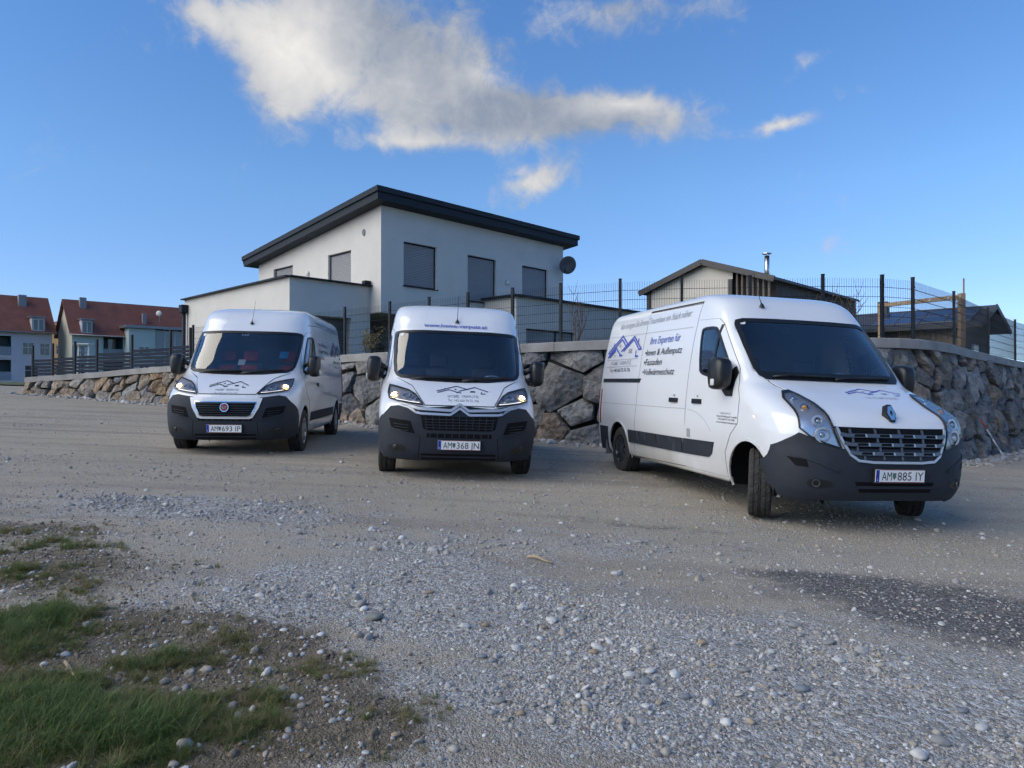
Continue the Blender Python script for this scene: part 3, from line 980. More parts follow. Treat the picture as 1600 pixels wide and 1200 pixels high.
    for k in range(14):
        a0, a1 = 2 * math.pi * k / 14, 2 * math.pi * (k + 1) / 14
        q = lambda a: rel((*(p + n * .02 + HL * .06 * math.cos(a)), 6.88 + .11 * math.sin(a)))
        m.bar(q(a0), q(a1), .03)
    m.build('vent_ring', slat, root)
    # satellite dish on the right-hand corner
    ds = tag(empty('satellite_dish', (*(Rend - HR * .28 - HL * .22), 6.78)), 'grey satellite dish on the right corner of the cream house', 'satellite dish')
    m = MB(); prof = [(.001, .0), (.12, .008), (.24, .03), (.36, .07), (.44, .11), (.45, .115), (.44, .125), (.24, .05), (.001, .02)]
    m.lathe(prof, 28, 'Y'); dish = m.build('dish', mat('dish_grey', (.075, .085, .10), .5), ds, True); dish.rotation_euler = (R(-18), 0, R(200)); dish.location = (.16, -.15, 0); dish.scale = (.85, .85, .85)
    m = MB(); m.tube([(-.12, .2, -.1), (.1, .05, -.1), (.25, -.1, -.02)], .03, 8); m.tube([(.25, -.13, -.38), (.05, -.55, -.30)], .014, 6); m.box((.04, -.57, -.27), (.07, .12, .07), None, .015); m.build('arm', dark, ds, True)


main_house()


def garden_hut():
    E = np.array([8.58, 24.0]); gable = 4.83; long_ = 8.0; ze = 5.22; za = 6.02; base = 2.3
    root = tag(empty('garden_hut', (*E, base)), 'low gabled outbuilding with pale gable wall and dark corrugated roof behind the fence', 'outbuilding')
    rel = lambda v: (v[0] - E[0], v[1] - E[1], v[2] - base)
    pale = mat('pale_panel', (.62, .58, .52), .85, var=.05, vscale=2, bump=.1, bscale=80); dark = mat('dark_trim', (.045, .042, .045), .5); wood = mat('dark_larch', (.055, .040, .030), .7, var=.3, vscale=4)
    W = E + HL * gable; ap = E + HL * gable / 2; split = 1.35
    g = MB(); P = E + HL * split; zs = ze + (za - ze) * split / (gable / 2)
    vs = [(*W, base), (*P, base), (*P, zs - .06), (*ap, za - .06), (*W, ze - .06)]
    g.add([rel(v) for v in vs], [(0, 1, 2, 3, 4)])
    bk = HR * long_
    g.add([rel((v[0] + bk[0], v[1] + bk[1], v[2])) for v in vs], [(4, 3, 2, 1, 0)]); g.add([rel(v) for v in [(*W, base), (*W, ze), (*(W + bk), ze), (*(W + bk), base)]], [(0, 1, 2, 3)])
    g.build('gable_wall', pale, root)
    s = MB(); s.add([rel(v) for v in [(*(P + HR * .5), base), (*(E + HR * .5), base), (*(E + HR * .5), ze), (*(P + HR * .5), zs)]], [(0, 1, 2, 3)]); Q = E + HR * .5
    s.add([rel(v) for v in [(*Q, base), (*(Q + bk), base), (*(Q + bk), ze), (*Q, ze)]], [(0, 1, 2, 3)]); s.build('dark_wall', wood, root)
    # open timber screen under the right half of the gable
    tm = mat('screen_larch', (.16, .135, .115), .7, var=.25, vscale=5)
    for i in range(7):
        t = .06 + i * .19; z1 = ze + (za - ze) * t / (gable / 2) - .1; q = E + HL * t + HR * .06
        MB().box(rel((*q, (base + z1) / 2)), (.07, .09, z1 - base), Matrix.Rotation(R(-45), 3, 'Z')).build('timber_slat', tm, root)
    for t in (split + .06, gable - .06):
        q = E + HL * t - HR * .02; MB().box(rel((*q, (base + ze) / 2 + .05)), (.14, .14, ze - base + .1), Matrix.Rotation(R(-45), 3, 'Z')).build('corner_post', dark, root)
    # roof: two corrugated slopes with barge boards
    o = .25
    for side in (0, 1):
        m = MB(); a = (E - HL * o) if side == 0 else (W + HL * o); sl = (za - ze) / (gable / 2); zlow = ze - sl * o
        n = 44; V = []; F = []
        for i in range(n + 1):
            d = -HR * o + HR * (long_ + 2 * o) * i / n; c = .028 * (1 if i % 2 else -1)
            lo = a + d; hi = ap + d
            V += [rel((*lo, zlow + .05 + c)), rel((*hi, za + .05 + c)), rel((*lo, zlow - .02)), rel((*hi, za - .02))]
        for i in range(n):
            b = i * 4; q = (b, b + 4, b + 5, b + 1); F.append(q if side == 0 else q[::-1]); F.append((b + 2, b + 3, b + 7, b + 6)); F.append((b, b + 2, b + 6, b + 4))
        m.add(V, F); m.build('roof_slope', mat('corrugated_dark', (.028, .026, .028), .55), root)
        br = MB(); br.bar(rel((*(a - HR * (o + .02)), zlow)), rel((*(ap - HR * (o + .02)), za)), .05, .20); br.build('barge_board', dark, root)
    fl = tag(empty('flue_pipe', (*(E + HR * 1.1 + HL * .6), 5.2)), 'stainless steel stove flue with cap above the outbuilding roof', 'flue')
    st = mat('stainless', (.55, .53, .50), .28, 1.0)
    m = MB(); m.tube([(0, 0, 0), (0, 0, .98)], .085, 16); m.build('pipe', st, fl, True); m = MB(); m.tube([(0, 0, 1.04), (0, 0, 1.07)], .16, 16); m.tube([(0, .06, .96), (0, .06, 1.05)], .012, 6); m.tube([(0, -.06, .96), (0, -.06, 1.05)], .012, 6); m.build('rain_cap', st, fl)


garden_hut()


def chalet():
    """timber house with panels on its roof at the right edge; gable towards the right"""
    L = 9.0; u = -HL; A = np.array([20.1, 30.0]); O = A - u * L; base = 1.0
    root = tag(empty('chalet', (O[0], O[1], base), (0, 0, math.atan2(u[1], u[0]))), 'brown timber house with solar panels on its dark roof at the right', 'house')
    wood = mat('weathered_boards', (.135, .105, .08), .8, var=.25, vscale=3, bump=.2, bscale=20); dk = mat('dark_roof', (.055, .058, .068), .6); tan = mat('tan_boards', (.27, .22, .165), .8, var=.2, vscale=3)
    zr, ze, hw = 5.03 - base, 4.10 - base, 2.62; L2 = L - .75; wy = 1.95; zw = ze + .14
    m = MB(); gz_ = zr - .22
    m.add([(0, -wy, 0), (L2, -wy, 0), (L2, -wy, zw), (0, -wy, zw)], [(0, 1, 2, 3)]); m.add([(0, wy, 0), (L2, wy, 0), (L2, wy, zw), (0, wy, zw)], [(3, 2, 1, 0)])
    m.build('long_wall', wood, root)
    for x in (0, L2): m = MB(); m.add([(x, -wy, 0), (x, wy, 0), (x, wy, zw), (x, 0, gz_), (x, -wy, zw)], [(0, 1, 2, 3, 4)]); m.build('gable_wall', wood, root)
    bd = None
    for i in range(24):
        if bd is None: o = bd = MB().box((0, 0, 0), (.19, .03, zw - .1), None, .006).build('cladding_board', tan, root)
        else: o = bd.copy(); COL.objects.link(o); o.parent = root
        o.location = (2.2 + i * .21 + (1.2 if i > 11 else 0), -wy - .02, zw / 2)
    for s_ in (-1, 1):
        q = MB(); t = .14; P = [(-.3, s_ * hw, ze), (L, s_ * hw, ze), (L, 0, zr), (-.3, 0, zr)]
        q.add(P + [(a, b_, c - t) for a, b_, c in P], [(0, 1, 2, 3), (7, 6, 5, 4), (0, 4, 5, 1), (1, 5, 6, 2), (2, 6, 7, 3), (3, 7, 4, 0)]); q.build('roof_slope', dk, root)
        MB().bar((L + .03, s_ * (hw + .04), ze - .08), (L + .03, 0, zr - .07), .05, .2).build('barge_board', mat('barge_brown', (.07, .05, .042), .6), root)
    for y in (-1.3, 1.3): MB().bar((L2, y, ze + .22), (L - .05, y, ze + .32), .12).build('purlin', wood, root)
    pm = mat('solar_cell', (.03, .045, .11), .12, spec=.9); fr = mat('panel_frame', (.12, .13, .15), .4)
    for r_ in range(2):
        for c in range(4):
            xa = L - 4.1 + c * .93; f0 = .12 + r_ * .34; f1 = f0 + .32
            on = lambda x, f, lift: (x, -hw * (1 - f), ze + (zr - ze) * f + lift)
            e = MB(); e.add([on(xa, f0, .07), on(xa + .89, f0, .07), on(xa + .89, f1, .07), on(xa, f1, .07), on(xa, f0, .02), on(xa + .89, f0, .02), on(xa + .89, f1, .02), on(xa, f1, .02)], [(0, 1, 2, 3), (0, 4, 5, 1), (1, 5, 6, 2), (2, 6, 7, 3), (3, 7, 4, 0)])
            p_ = e.build('solar_panel', fr, root); g = MB(); g.add([on(xa + .03, f0 + .01, .075), on(xa + .86, f0 + .01, .075), on(xa + .86, f1 - .01, .075), on(xa + .03, f1 - .01, .075)], [(0, 1, 2, 3)]); g.build('cells', pm, p_)
    MB().box((L - 4.4, .1, zr + .15), (.4, .4, .7), None, .02).build('chimney', dk, root)
    gl = mat('house_glass', (.03, .04, .05), .06, spec=.8); white = mat('white_frame', (.6, .6, .58), .5)
    for xa in (5.3, 7.4):
        e = empty('window', (xa, -wy - .03, 1.1), parent=root); MB().box((0, 0, .6), (.95, .05, 1.2)).build('frame', white, e); MB().box((0, -.028, .6), (.82, .02, 1.06)).build('pane', gl, e)
    e = empty('window', (L2 + .03, -.2, 1.2), (0, 0, R(90)), root); MB().box((0, 0, .6), (1.0, .05, 1.2)).build('frame', white, e); MB().box((0, -.028, .6), (.86, .02, 1.06)).build('pane', gl, e)


chalet()


def pergola():
    d = 19.5; (xa, _), (xb, _) = at(1377, d + 1.2), at(1503, d - .6); tm = mat('spruce_post', (.30, .22, .145), .75, var=.2, vscale=5)
    A = np.array([xa, d + 1.2]); B = np.array([xb, d - .6]); za, zb = zat(474, d + 1.2), zat(460, d - .6); base = 2.35
    root = tag(empty('swing_frame', (A[0], A[1], base)), 'square timber swing frame standing in the garden behind the fence', 'swing frame')
    rel = lambda v: (v[0] - A[0], v[1] - A[1], v[2] - base)
    MB().box(rel((*A, (base + za) / 2 - .1)), (.125, .125, za - base - .05), None, .012).build('post', tm, root)
    MB().box(rel((*B, (base + zb) / 2 + .02)), (.14, .14, zb - base + .02), None, .012).build('post', tm, root)
    MB().bar(rel((*(A - (B - A) * .03), za - .06)), rel((*(B + (B - A) * .01), zb - .06)), .10, .11).build('beam', tm, root)
    bk = mat('white_fitting', (.62, .62, .60), .4)
    for t in (.24, .46, .63, .85):
        q = A + (B - A) * t; z = za + (zb - za) * t - .06
        MB().box(rel((q[0] - .02, q[1] - .06, z)), (.06, .03, .06)).build('bracket', bk, root)
    MB().bar(rel((B[0] + .06, B[1], zb)), rel((B[0] + .06, B[1], zb + .42)), .03).build('finial', tm, root)


pergola()


# ---- apartment houses beyond the low end of the wall
def flats(name, label, ox, oy, yaw, L, dep, zb, ze, zr, wall_m, wins, extra=None, chim=(), gable_m=None):
    root = tag(empty(name, (ox, oy, zb), (0, 0, yaw)), label, 'apartment house')
    roof = mat('red_tiles', (.19, .066, .046), .75, var=.25, vscale=1.2, bump=.5, bscale=8)
    H = ze - zb; RZ = zr - zb; m = MB()
    wall_face(m, (0, 0), (1, 0), L, 0, H, H, [w[:4] for w in wins], .12)
    m.quad((L, dep, 0), (0, dep, 0), (0, dep, H), (L, dep, H))
    m.build('wall', wall_m, root)
    g = MB()
    for x, fl in ((0, 1), (L, 0)):
        vs = [(x, 0, 0), (x, dep, 0), (x, dep, H), (x, dep / 2, RZ - .1), (x, 0, H)]; g.add(vs, [(4, 3, 2, 1, 0) if fl else (0, 1, 2, 3, 4)])
    g.build('gable_wall', gable_m or wall_m, root)
    o = .45; sl = (RZ - H) / (dep / 2); rf = empty('roof', (0, 0, 0), parent=root)
    for s in (0, 1):
        y0, y1 = (-o, dep / 2) if s == 0 else (dep + o, dep / 2); t = .14
        A = [(-.3, y0, H - sl * o), (L + .3, y0, H - sl * o), (L + .3, y1, RZ), (-.3, y1, RZ)]
        q = MB(); q.add(A + [(a, b, c - t) for a, b, c in A], [(0, 1, 2, 3), (7, 6, 5, 4), (0, 4, 5, 1), (1, 5, 6, 2), (2, 6, 7, 3), (3, 7, 4, 0)]); q.build('roof_slope', roof, rf)
        if s == 0: MB().tube([(-.3, y0 - .05, H - sl * o - .08), (L + .3, y0 - .05, H - sl * o - .08)], .08, 8).build('gutter', mat('zinc', (.22, .23, .25), .4, .6), rf, True)
    cm = mat('chimney_grey', (.24, .24, .26), .7)
    for x, f, w, h in chim: MB().box((x, dep / 2 * f, H + (RZ - H) * f + h / 2 - .5), (w, w * .8, h + 1), None, .02).build('chimney', cm, rf)
    fr = mat('white_frame', (.6, .6, .58), .5); gl = mat('house_glass', (.03, .04, .05), .06, spec=.8)
    for w in wins:
        if len(w) > 4 and w[4] == 'loggia':
            a, b, za, zb_ = w[:4]; q = MB()
            q.add([(a, .12, za), (b, .12, za), (b, 1.4, za), (a, 1.4, za), (a, .12, zb_), (b, .12, zb_), (b, 1.4, zb_), (a, 1.4, zb_)], [(0, 1, 2, 3), (7, 6, 5, 4), (3, 2, 6, 7), (0, 3, 7, 4), (2, 1, 5, 6)])
            lo = q.build('loggia', mat('loggia_dark', (.08, .11, .12), .7), root)
            MB().box(((a + b) / 2, -.02, za + .45), (b - a, .06, .9)).build('balcony_panel', mat('balcony_grey', (.22, .25, .29), .6), lo)
            MB().box(((a + b) / 2, -.04, za - .06), (b - a + .1, .2, .14)).build('balcony_edge', fr, lo)
            MB().box(((a + b) / 2 + .3, 1.36, za + 1.1), (.9, .04, 2.0)).build('balcony_door', gl, lo)
        else: opening(root, lambda v: v, (0, 0), (1, 0), w[:4], fr, gl, .09, True, 'cross')
    if extra: extra(root, fr, gl, H, RZ)
    return root


def apartment_row():
    lil = mat('lilac_render', (.50, .50, .54), .9, var=.05, vscale=.5, bump=.1, bscale=60); grn = mat('sage_render', (.44, .51, .49), .9, var=.05, vscale=.5, bump=.1, bscale=60); cr = mat('cream_gable', (.55, .52, .40), .9)
    d = 74.0; zb = 2.3
    # near one, cut by the frame
    L = 13.5; c45 = math.cos(R(45)); xr, yr = -47.7, 75.0
    def dormer(x, w, z, y=-.1):
        def f(root, fr, gl, H, RZ):
            e = empty('dormer', (x, y, z), parent=root); MB().box((0, .6, .75), (w, 1.6, 1.5)).build('cheek', mat('lilac_render', (0, 0, 0)), e)
            MB().box((0, .5, 1.56), (w + .3, 2.0, .12)).build('dormer_roof', mat('zinc', (0, 0, 0)), e); MB().box((0, -.21, .75), (w - .2, .05, 1.2)).build('frame', fr, e); MB().box((-w * .22, -.24, .75), (w * .32, .03, 1.05)).build('pane', gl, e); MB().box((w * .22, -.24, .75), (w * .32, .03, 1.05)).build('pane', gl, e)
        return f
    H0 = zat(513, 75) - zb
    flats('apartment_house', 'lilac apartment house with red tiled roof cut off by the left frame edge', xr - L * c45, yr - L * c45, R(45), L, 6.4, zb, zat(513, 75), zat(464, 76.5), lil,
          [(L - 9.2, L - 3.55, .1, 2.2, 'loggia'), (L - 9.2, L - 3.55, 2.6, 4.6, 'loggia'), (L - 2.6, L - 1.6, 2.75, 4.0), (L - 1.1, L - .2, 2.75, 4.0), (L - 2.4, L - 1.2, .3, 1.7)],
          dormer(L - 1.3, 1.15, H0 - .5), ((L - 2.2, .75, .7, .9),))
    # longer one to its right
    xl = at(112, d)[0]; L = 22
    def ext(root, fr, gl, H, RZ):
        dormer(1.3, 1.0, H - .5)(root, fr, gl, H, RZ)
        # projecting bay with glazed stair
        e = empty('front_bay', (4.0, -1.6, 0), parent=root); hb = H + .35
        m = MB(); m.box((2.2, .8, hb / 2), (2.6, 1.6, hb)); m.build('bay_wall', grn, e)
        MB().box((4.6, .75, hb + .12), (8.2, 2.3, .28)).build('bay_roof', mat('zinc', (0, 0, 0)), e)
        for z in (.6, 2.7):
            w = empty('window', (2.4, -.02, z), parent=e); MB().box((0, 0, .6), (1.1, .06, 1.2)).build('frame', fr, w); MB().box((-.26, -.035, .6), (.42, .02, 1.0)).build('pane', gl, w); MB().box((.26, -.035, .6), (.42, .02, 1.0)).build('pane', gl, w)
        gm = mat('bay_glass', (.10, .15, .17), .08, spec=.7)
        for i in range(5):
            for j, z in enumerate((0.1, hb / 2 + .1)): MB().box((4.05 + i * 1.05, .3, z + hb / 4 - .1), (.97, .04, hb / 2 - .25)).build('glazing', gm, e)
        for i in range(6): MB().box((3.53 + i * 1.05, .26, hb / 2), (.08, .08, hb)).build('mullion', fr, e)
        MB().box((6.1, .24, hb / 2), (5.3, .07, .16)).build('transom', fr, e)
    flats('apartment_house', 'sage green apartment house with long red roof and glazed bay', xl, d, R(44), L, 5.8, zb, zat(514, d), zat(467, d + 2), grn,
          [(.4, 1.2, 2.6, 3.7), (.4, 1.2, .6, 1.8), (2.9, 4.8, 2.6, 4.8, 'loggia'), (2.9, 4.8, .2, 2.3, 'loggia'), (13.5, 14.6, 2.6, 3.9)],
          ext, ((1.5, .8, .62, .9), (7.2, .35, .4, 1.0)), cr)
    s = tag(empty('satellite_dish', (at(248, 80)[0], 80.2, zat(497, 80))), 'white satellite dish on the red roof of the far flats', 'satellite dish'); m = MB(); m.lathe([(.001, 0), (.16, .02), (.32, .07), (.31, .09), (.001, .02)], 20, 'Y'); q = m.build('dish', mat('white_fitting', (.6, .6, .6)), s, True); q.location = (0, -.3, .5); MB().tube([(0, 0, -.5), (0, -.15, .5)], .04, 6).build('mast', mat('zinc', (0, 0, 0)), s)
    # ochre gable in the gap
    oc = mat('ochre_render', (.42, .27, .12), .9); d2 = 96
    x = at(80, d2)[0]
    flats('apartment_house', 'ochre house seen in the gap between the two red roofs', x, d2, 0, 2.2, 8, 2.2, zat(499, d2) - .5, zat(493, d2), oc, [(.6, 1.5, 4.0, 5.2), (.6, 1.5, 1.2, 2.5)])


apartment_row()


# ------------------------------------------------------------------ vans: body surface
def pchip(xk, yk, x):
    xk = np.asarray(xk, float); yk = np.asarray(yk, float); x = np.clip(np.asarray(x, float), xk[0], xk[-1])
    h = np.diff(xk); d = np.diff(yk) / h; m = np.zeros(len(xk))
    for i in range(1, len(xk) - 1):
        if d[i - 1] * d[i] > 0:
            w1 = 2 * h[i] + h[i - 1]; w2 = h[i] + 2 * h[i - 1]; m[i] = (w1 + w2) / (w1 / d[i - 1] + w2 / d[i])
    m[0] = d[0]; m[-1] = d[-1]
    i = np.clip(np.searchsorted(xk, x, side='right') - 1, 0, len(xk) - 2); t = (x - xk[i]) / h[i]
    return yk[i] * (2 * t ** 3 - 3 * t ** 2 + 1) + h[i] * m[i] * (t ** 3 - 2 * t ** 2 + t) + yk[i + 1] * (-2 * t ** 3 + 3 * t ** 2) + h[i] * m[i + 1] * (t ** 3 - t ** 2)


class Shell:
    """van body: level outlines stacked by height. x forward (0 at the bumper), y to the van's left, z up.
    q runs round an outline: 0 nose centre, 1 end of the nose curve, 2 start of the rear curve, 3 tail centre"""
    LR, NR = .28, 5.0
    def __init__(s, K):
        s.K = K; zz = np.linspace(.1, 2.7, 1301); s.zz = zz
        s.tab = {k: pchip(np.array(K[k])[:, 0], np.array(K[k])[:, 1], zz) for k in ('d', 'w', 'L', 'n')}
    def v(s, k, z): return np.interp(z, s.zz, s.tab[k])
    def P(s, q, z, sg):
        q = np.asarray(q, float); z = np.asarray(z, float); sg = np.asarray(sg, float)
        xf = -s.v('d', z); L = s.v('L', z); n = s.v('n', z); w = s.v('w', z); xr = -s.K['xr'] + np.maximum(0, z - 1.0) * .075
        f = np.clip(q, 0, 1) * math.pi / 2; c, sn = np.cos(f), np.sin(f); r = (np.abs(c) ** n + np.abs(sn) ** n) ** (-1 / n)
        x = xf - L + L * r * c; y = w * r * sn
        t = np.clip(q - 1, 0, 1); x = x + t * ((xr + s.LR) - (xf - L))
        f = np.clip(q - 2, 0, 1) * math.pi / 2; c2, s2 = np.cos(f), np.sin(f); r2 = (np.abs(c2) ** s.NR + np.abs(s2) ** s.NR) ** (-1 / s.NR)
        rear = q > 2
        x = np.where(rear, xr + s.LR - s.LR * r2 * s2, x); y = np.where(rear, w * r2 * c2, y)
        return np.stack(np.broadcast_arrays(x, y * sg, z), -1)
    def q_front(s, y, z):
        n = s.v('n', z); a = np.clip(np.abs(y) / s.v('w', z), 0, .9999); c = (1 - a ** n) ** (1 / n)
        return np.arctan2(a, c) * 2 / math.pi
    def q_side(s, x, z):
        xf = -s.v('d', z); L = s.v('L', z); n = s.v('n', z); xr = -s.K['xr'] + np.maximum(0, z - 1.0) * .075
        u = (x - (xf - L)) / L; uc = np.clip(u, 0, .99999); a = (1 - uc ** n) ** (1 / n)
        return np.where(u > 0, np.arctan2(a, uc) * 2 / math.pi, 1 + (x - (xf - L)) / ((xr + s.LR) - (xf - L)))
    def to_param(s, pts, view):
        """picture-like outline (front view y,z or side view x,z) -> flat sheet coordinates"""
        A = np.asarray(pts, float); out = np.zeros_like(A); out[:, 1] = A[:, 1]
        if view == 'front': out[:, 0] = s.q_front(A[:, 0], A[:, 1]) * np.sign(A[:, 0]) * 1.3
        else:
            q = s.q_side(A[:, 0], A[:, 1]); out[:, 0] = np.where(q < 1, q * 1.3, 1.3 + (q - 1) * 3.6)
        return out
    def from_param(s, A, view, off=0.0):
        a = A[:, 0]; z = A[:, 1]; sg = np.where(a < 0, -1.0, 1.0) if view == 'front' else np.full(len(a), 1.0 if view == 'left' else -1.0)
        u = np.abs(a); q = np.where(u < 1.3, u / 1.3, 1 + (u - 1.3) / 3.6)
        P = s.P(q, z, sg)
        if np.ndim(off) or off != 0:
            e = 2e-3
            dq = s.P(q + e, z, sg) - s.P(np.maximum(q - e, -0.0), z, sg); 
            small = q < e
            if small.any():
                # mirror across the centre line
                o = s.P(np.abs(q - e), z, -sg); dq[small] = (s.P(q + e, z, sg) - o)[small]
            dz = s.P(q, z + e, sg) - s.P(q, z - e, sg)
            N = np.cross(dq, dz); N /= np.linalg.norm(N, axis=1)[:, None] + 1e-12
            flip = np.where(sg > 0, -1.0, 1.0)
            N = N * flip[:, None]
            # outward check against the body middle
            c = np.stack([np.full(len(z), -2.6), np.zeros(len(z)), np.minimum(z, 1.5)], -1)
            N[np.sum(N * (P - c), 1) < 0] *= -1
            P = P + N * (np.asarray(off)[:, None] if np.ndim(off) else off)
        return P


def van_patch(sh, name, poly, view, m, parent, off=.004, thick=.0, holes=(), res=.05, rnd=0, skirt=.012):
    """sheet that follows the body: outline given in front (y,z) or side (x,z) view"""
    if rnd: poly = smooth_poly(poly, rnd)
    A = sh.to_param(resample(poly, .035), view); H = [sh.to_param(resample(h, .035), view) for h in holes]
    V, F = triangulate([tuple(p) for p in A], [[tuple(p) for p in h] for h in H], res)
    if not F: return None
    top = sh.from_param(V, view, off + thick)
    be = boundary(F); bs = sorted({i for e in be for i in e})
    # rounded edge: pull the rim a little lower, then a skirt into the body
    V3 = list(top); F3 = [list(f) for f in F]
    low = sh.from_param(V[bs], view, off + thick - skirt - .006); mid = sh.from_param(V[bs], view, off + thick)
    i1 = {}; i2 = {}
    for k, b in enumerate(bs):
        i1[b] = len(V3); V3.append(mid[k])
    for k, b in enumerate(bs):
        i2[b] = len(V3); V3.append(low[k])
    for a, b in be: F3.append((b, a, i2[a], i2[b])) if False else F3.append((i1[b], i1[a], i2[a], i2[b]))
    nF = len(F)
    V3 = np.array(V3)
    # orient outward
    f = F3[0]; n = np.cross(V3[f[1]] - V3[f[0]], V3[f[2]] - V3[f[0]]); c = V3[f].mean(0) - np.array([-2.6, 0, 1.0])
    if n @ c < 0: F3 = [list(g)[::-1] for g in F3]
    return mesh_obj(name, V3, F3, m, parent, True)


def van_strip(sh, name, line, w, view, m, parent, off=.004, thick=.0, closed=False, res=.05, skirt=.012):
    """narrow band along a line drawn on the body"""
    P = [np.array(p, float) for p in resample(line, .04, closed)]; n = len(P); Lf = []; Rt = []
    for i in range(n):
        if closed: t = P[(i + 1) % n] - P[i - 1]
        else: t = P[min(i + 1, n - 1)] - P[max(i - 1, 0)]
        t = t / (np.linalg.norm(t) + 1e-9); nn = np.array([-t[1], t[0]]); ww = w[0] + (w[1] - w[0]) * i / max(1, n - 1) if isinstance(w, tuple) else w
        Lf.append(P[i] + nn * ww / 2); Rt.append(P[i] - nn * ww / 2)
    A = sh.to_param(np.array(Lf), view); B = sh.to_param(np.array(Rt), view)
    a1, b1 = sh.from_param(A, view, off + thick), sh.from_param(B, view, off + thick); a0, b0 = sh.from_param(A, view, off + thick - skirt), sh.from_param(B, view, off + thick - skirt)
    V = np.concatenate([a0, a1, b1, b0]); F = []
    for i in range(n if closed else n - 1):
        j = (i + 1) % n
        for k in range(3): F.append((k * n + i, k * n + j, (k + 1) * n + j, (k + 1) * n + i))
    f = F[len(F) // 2 - len(F) // 2 % 3 + 1]; nrm = np.cross(V[f[1]] - V[f[0]], V[f[2]] - V[f[0]]); c = V[list(f)].mean(0) - np.array([-2.6, 0, 1.0])
    if nrm @ c < 0: F = [g[::-1] for g in F]
    return mesh_obj(name, V, F, m, parent)


def van_text(sh, name, s, x, z, h, view, m, parent, width=None, bold=0.0, shear=0.0, off=.0075, name_parent=None):
    """lettering stuck on the body: left end x (reading direction), baseline z, cap height h; squeezed to width"""
    V, F = text_mesh(s, 1.0, 1.0, bold, shear)
    if not len(V): return None
    cap = .70; sc = h / cap; V = V * sc
    if width: V[:, 0] *= width / max(1e-6, V[:, 0].max())
    return van_flat(sh, name, V, F, x, z, view, m, parent, off)


def van_flat(sh, name, V, F, x, z, view, m, parent, off=.0075):
    V = np.array(V, float)
    if view == 'left': U = np.stack([x - V[:, 0], z + V[:, 1]], -1)
    else: U = np.stack([x + V[:, 0], z + V[:, 1]], -1)
    P = sh.from_param(sh.to_param(U, view), view, off)
    return mesh_obj(name, P, F, m, parent)


def lines_flat(segs, w):
    V = []; F = []
    for a, b in segs:
        a, b = np.array(a, float), np.array(b, float); d = b - a; l = np.linalg.norm(d); d /= l; n = np.array([-d[1], d[0]]) * w / 2
        k = max(1, int(l / .05)); base = len(V)
        for i in range(k + 1):
            p = a + (b - a) * i / k; V += [p + n, p - n]
        for i in range(k): F.append((base + 2 * i, base + 2 * i + 1, base + 2 * i + 3, base + 2 * i + 2))
    return np.array(V), F


# two little house outlines of the firm's mark, on a unit 0..1 wide, about .5 high
def house_mark(sx, sy, w, simple=False):
    S1 = [((-.01, .12), (.39, .56)), ((.38, .56), (.61, .29)), ((.07, .12), (.385, .46)), ((.385, .46), (.54, .28)), ((0.0, .0), (.235, .255)), ((.225, .255), (.42, .035)), ((.06, .0), (.23, .18)), ((.37, .035), (.47, .035)),
          ((.42, .14), (.755, .50)), ((.745, .50), (1.01, .15)), ((.49, .14), (.75, .42)), ((.75, .42), (.93, .175)), ((.87, .13), (.87, -.02)), ((.86, -.02), (.95, -.02)), ((.15, .30), (.15, .39)), ((.89, .32), (.89, .43)), ((.92, .15), (1.01, .15)), ((-.01, .12), (.07, .12))]
    W = [((.34, .28), (.38, .28)), ((.34, .31), (.38, .31)), ((.65, .16), (.75, .16)), ((.65, .10), (.75, .10)), ((.675, .07), (.675, .19)), ((.725, .07), (.725, .19)), ((.21, .04), (.25, .04))]
    if simple: S1 = [S1[i] for i in (0, 1, 4, 5, 7, 8, 9, 12, 13, 14)]; W = W[:4]
    f = lambda L: [((a[0] * sx, a[1] * sy), (b[0] * sx, b[1] * sy)) for a, b in L]
    return lines_flat(f(S1), w), lines_flat(f(W), w * .8)


DUC = dict(
    d=[(.22, .14), (.28, .05), (.40, .0), (.60, -.01), (.74, .0), (.86, .03), (.93, .07), (1.0, .16), (1.08, .30), (1.16, .46), (1.23, .62), (1.30, .70), (1.55, .94), (1.8, 1.17), (1.96, 1.31), (2.06, 1.40), (2.2, 1.53), (2.31, 1.70), (2.375, 1.95), (2.42, 2.35), (2.45, 2.9), (2.46, 3.3)],
    w=[(.22, .92), (.35, .98), (.6, 1.01), (.9, 1.025), (1.1, 1.02), (1.4, 1.0), (1.8, .96), (2.07, .925), (2.2, .90), (2.3, .865), (2.36, .81), (2.40, .74), (2.435, .55), (2.46, .02)],
    L=[(.22, .6), (.6, .65), (.9, .75), (1.1, .9), (1.3, 1.0), (2.0, .8), (2.3, .55), (2.46, .5)],
    n=[(.22, 3.), (.9, 3.1), (1.1, 3.6), (1.3, 3.8), (2.0, 3.8), (2.46, 4.)], xr=5.40, top=2.46, wb=3.45, fo=.95, track=1.81)
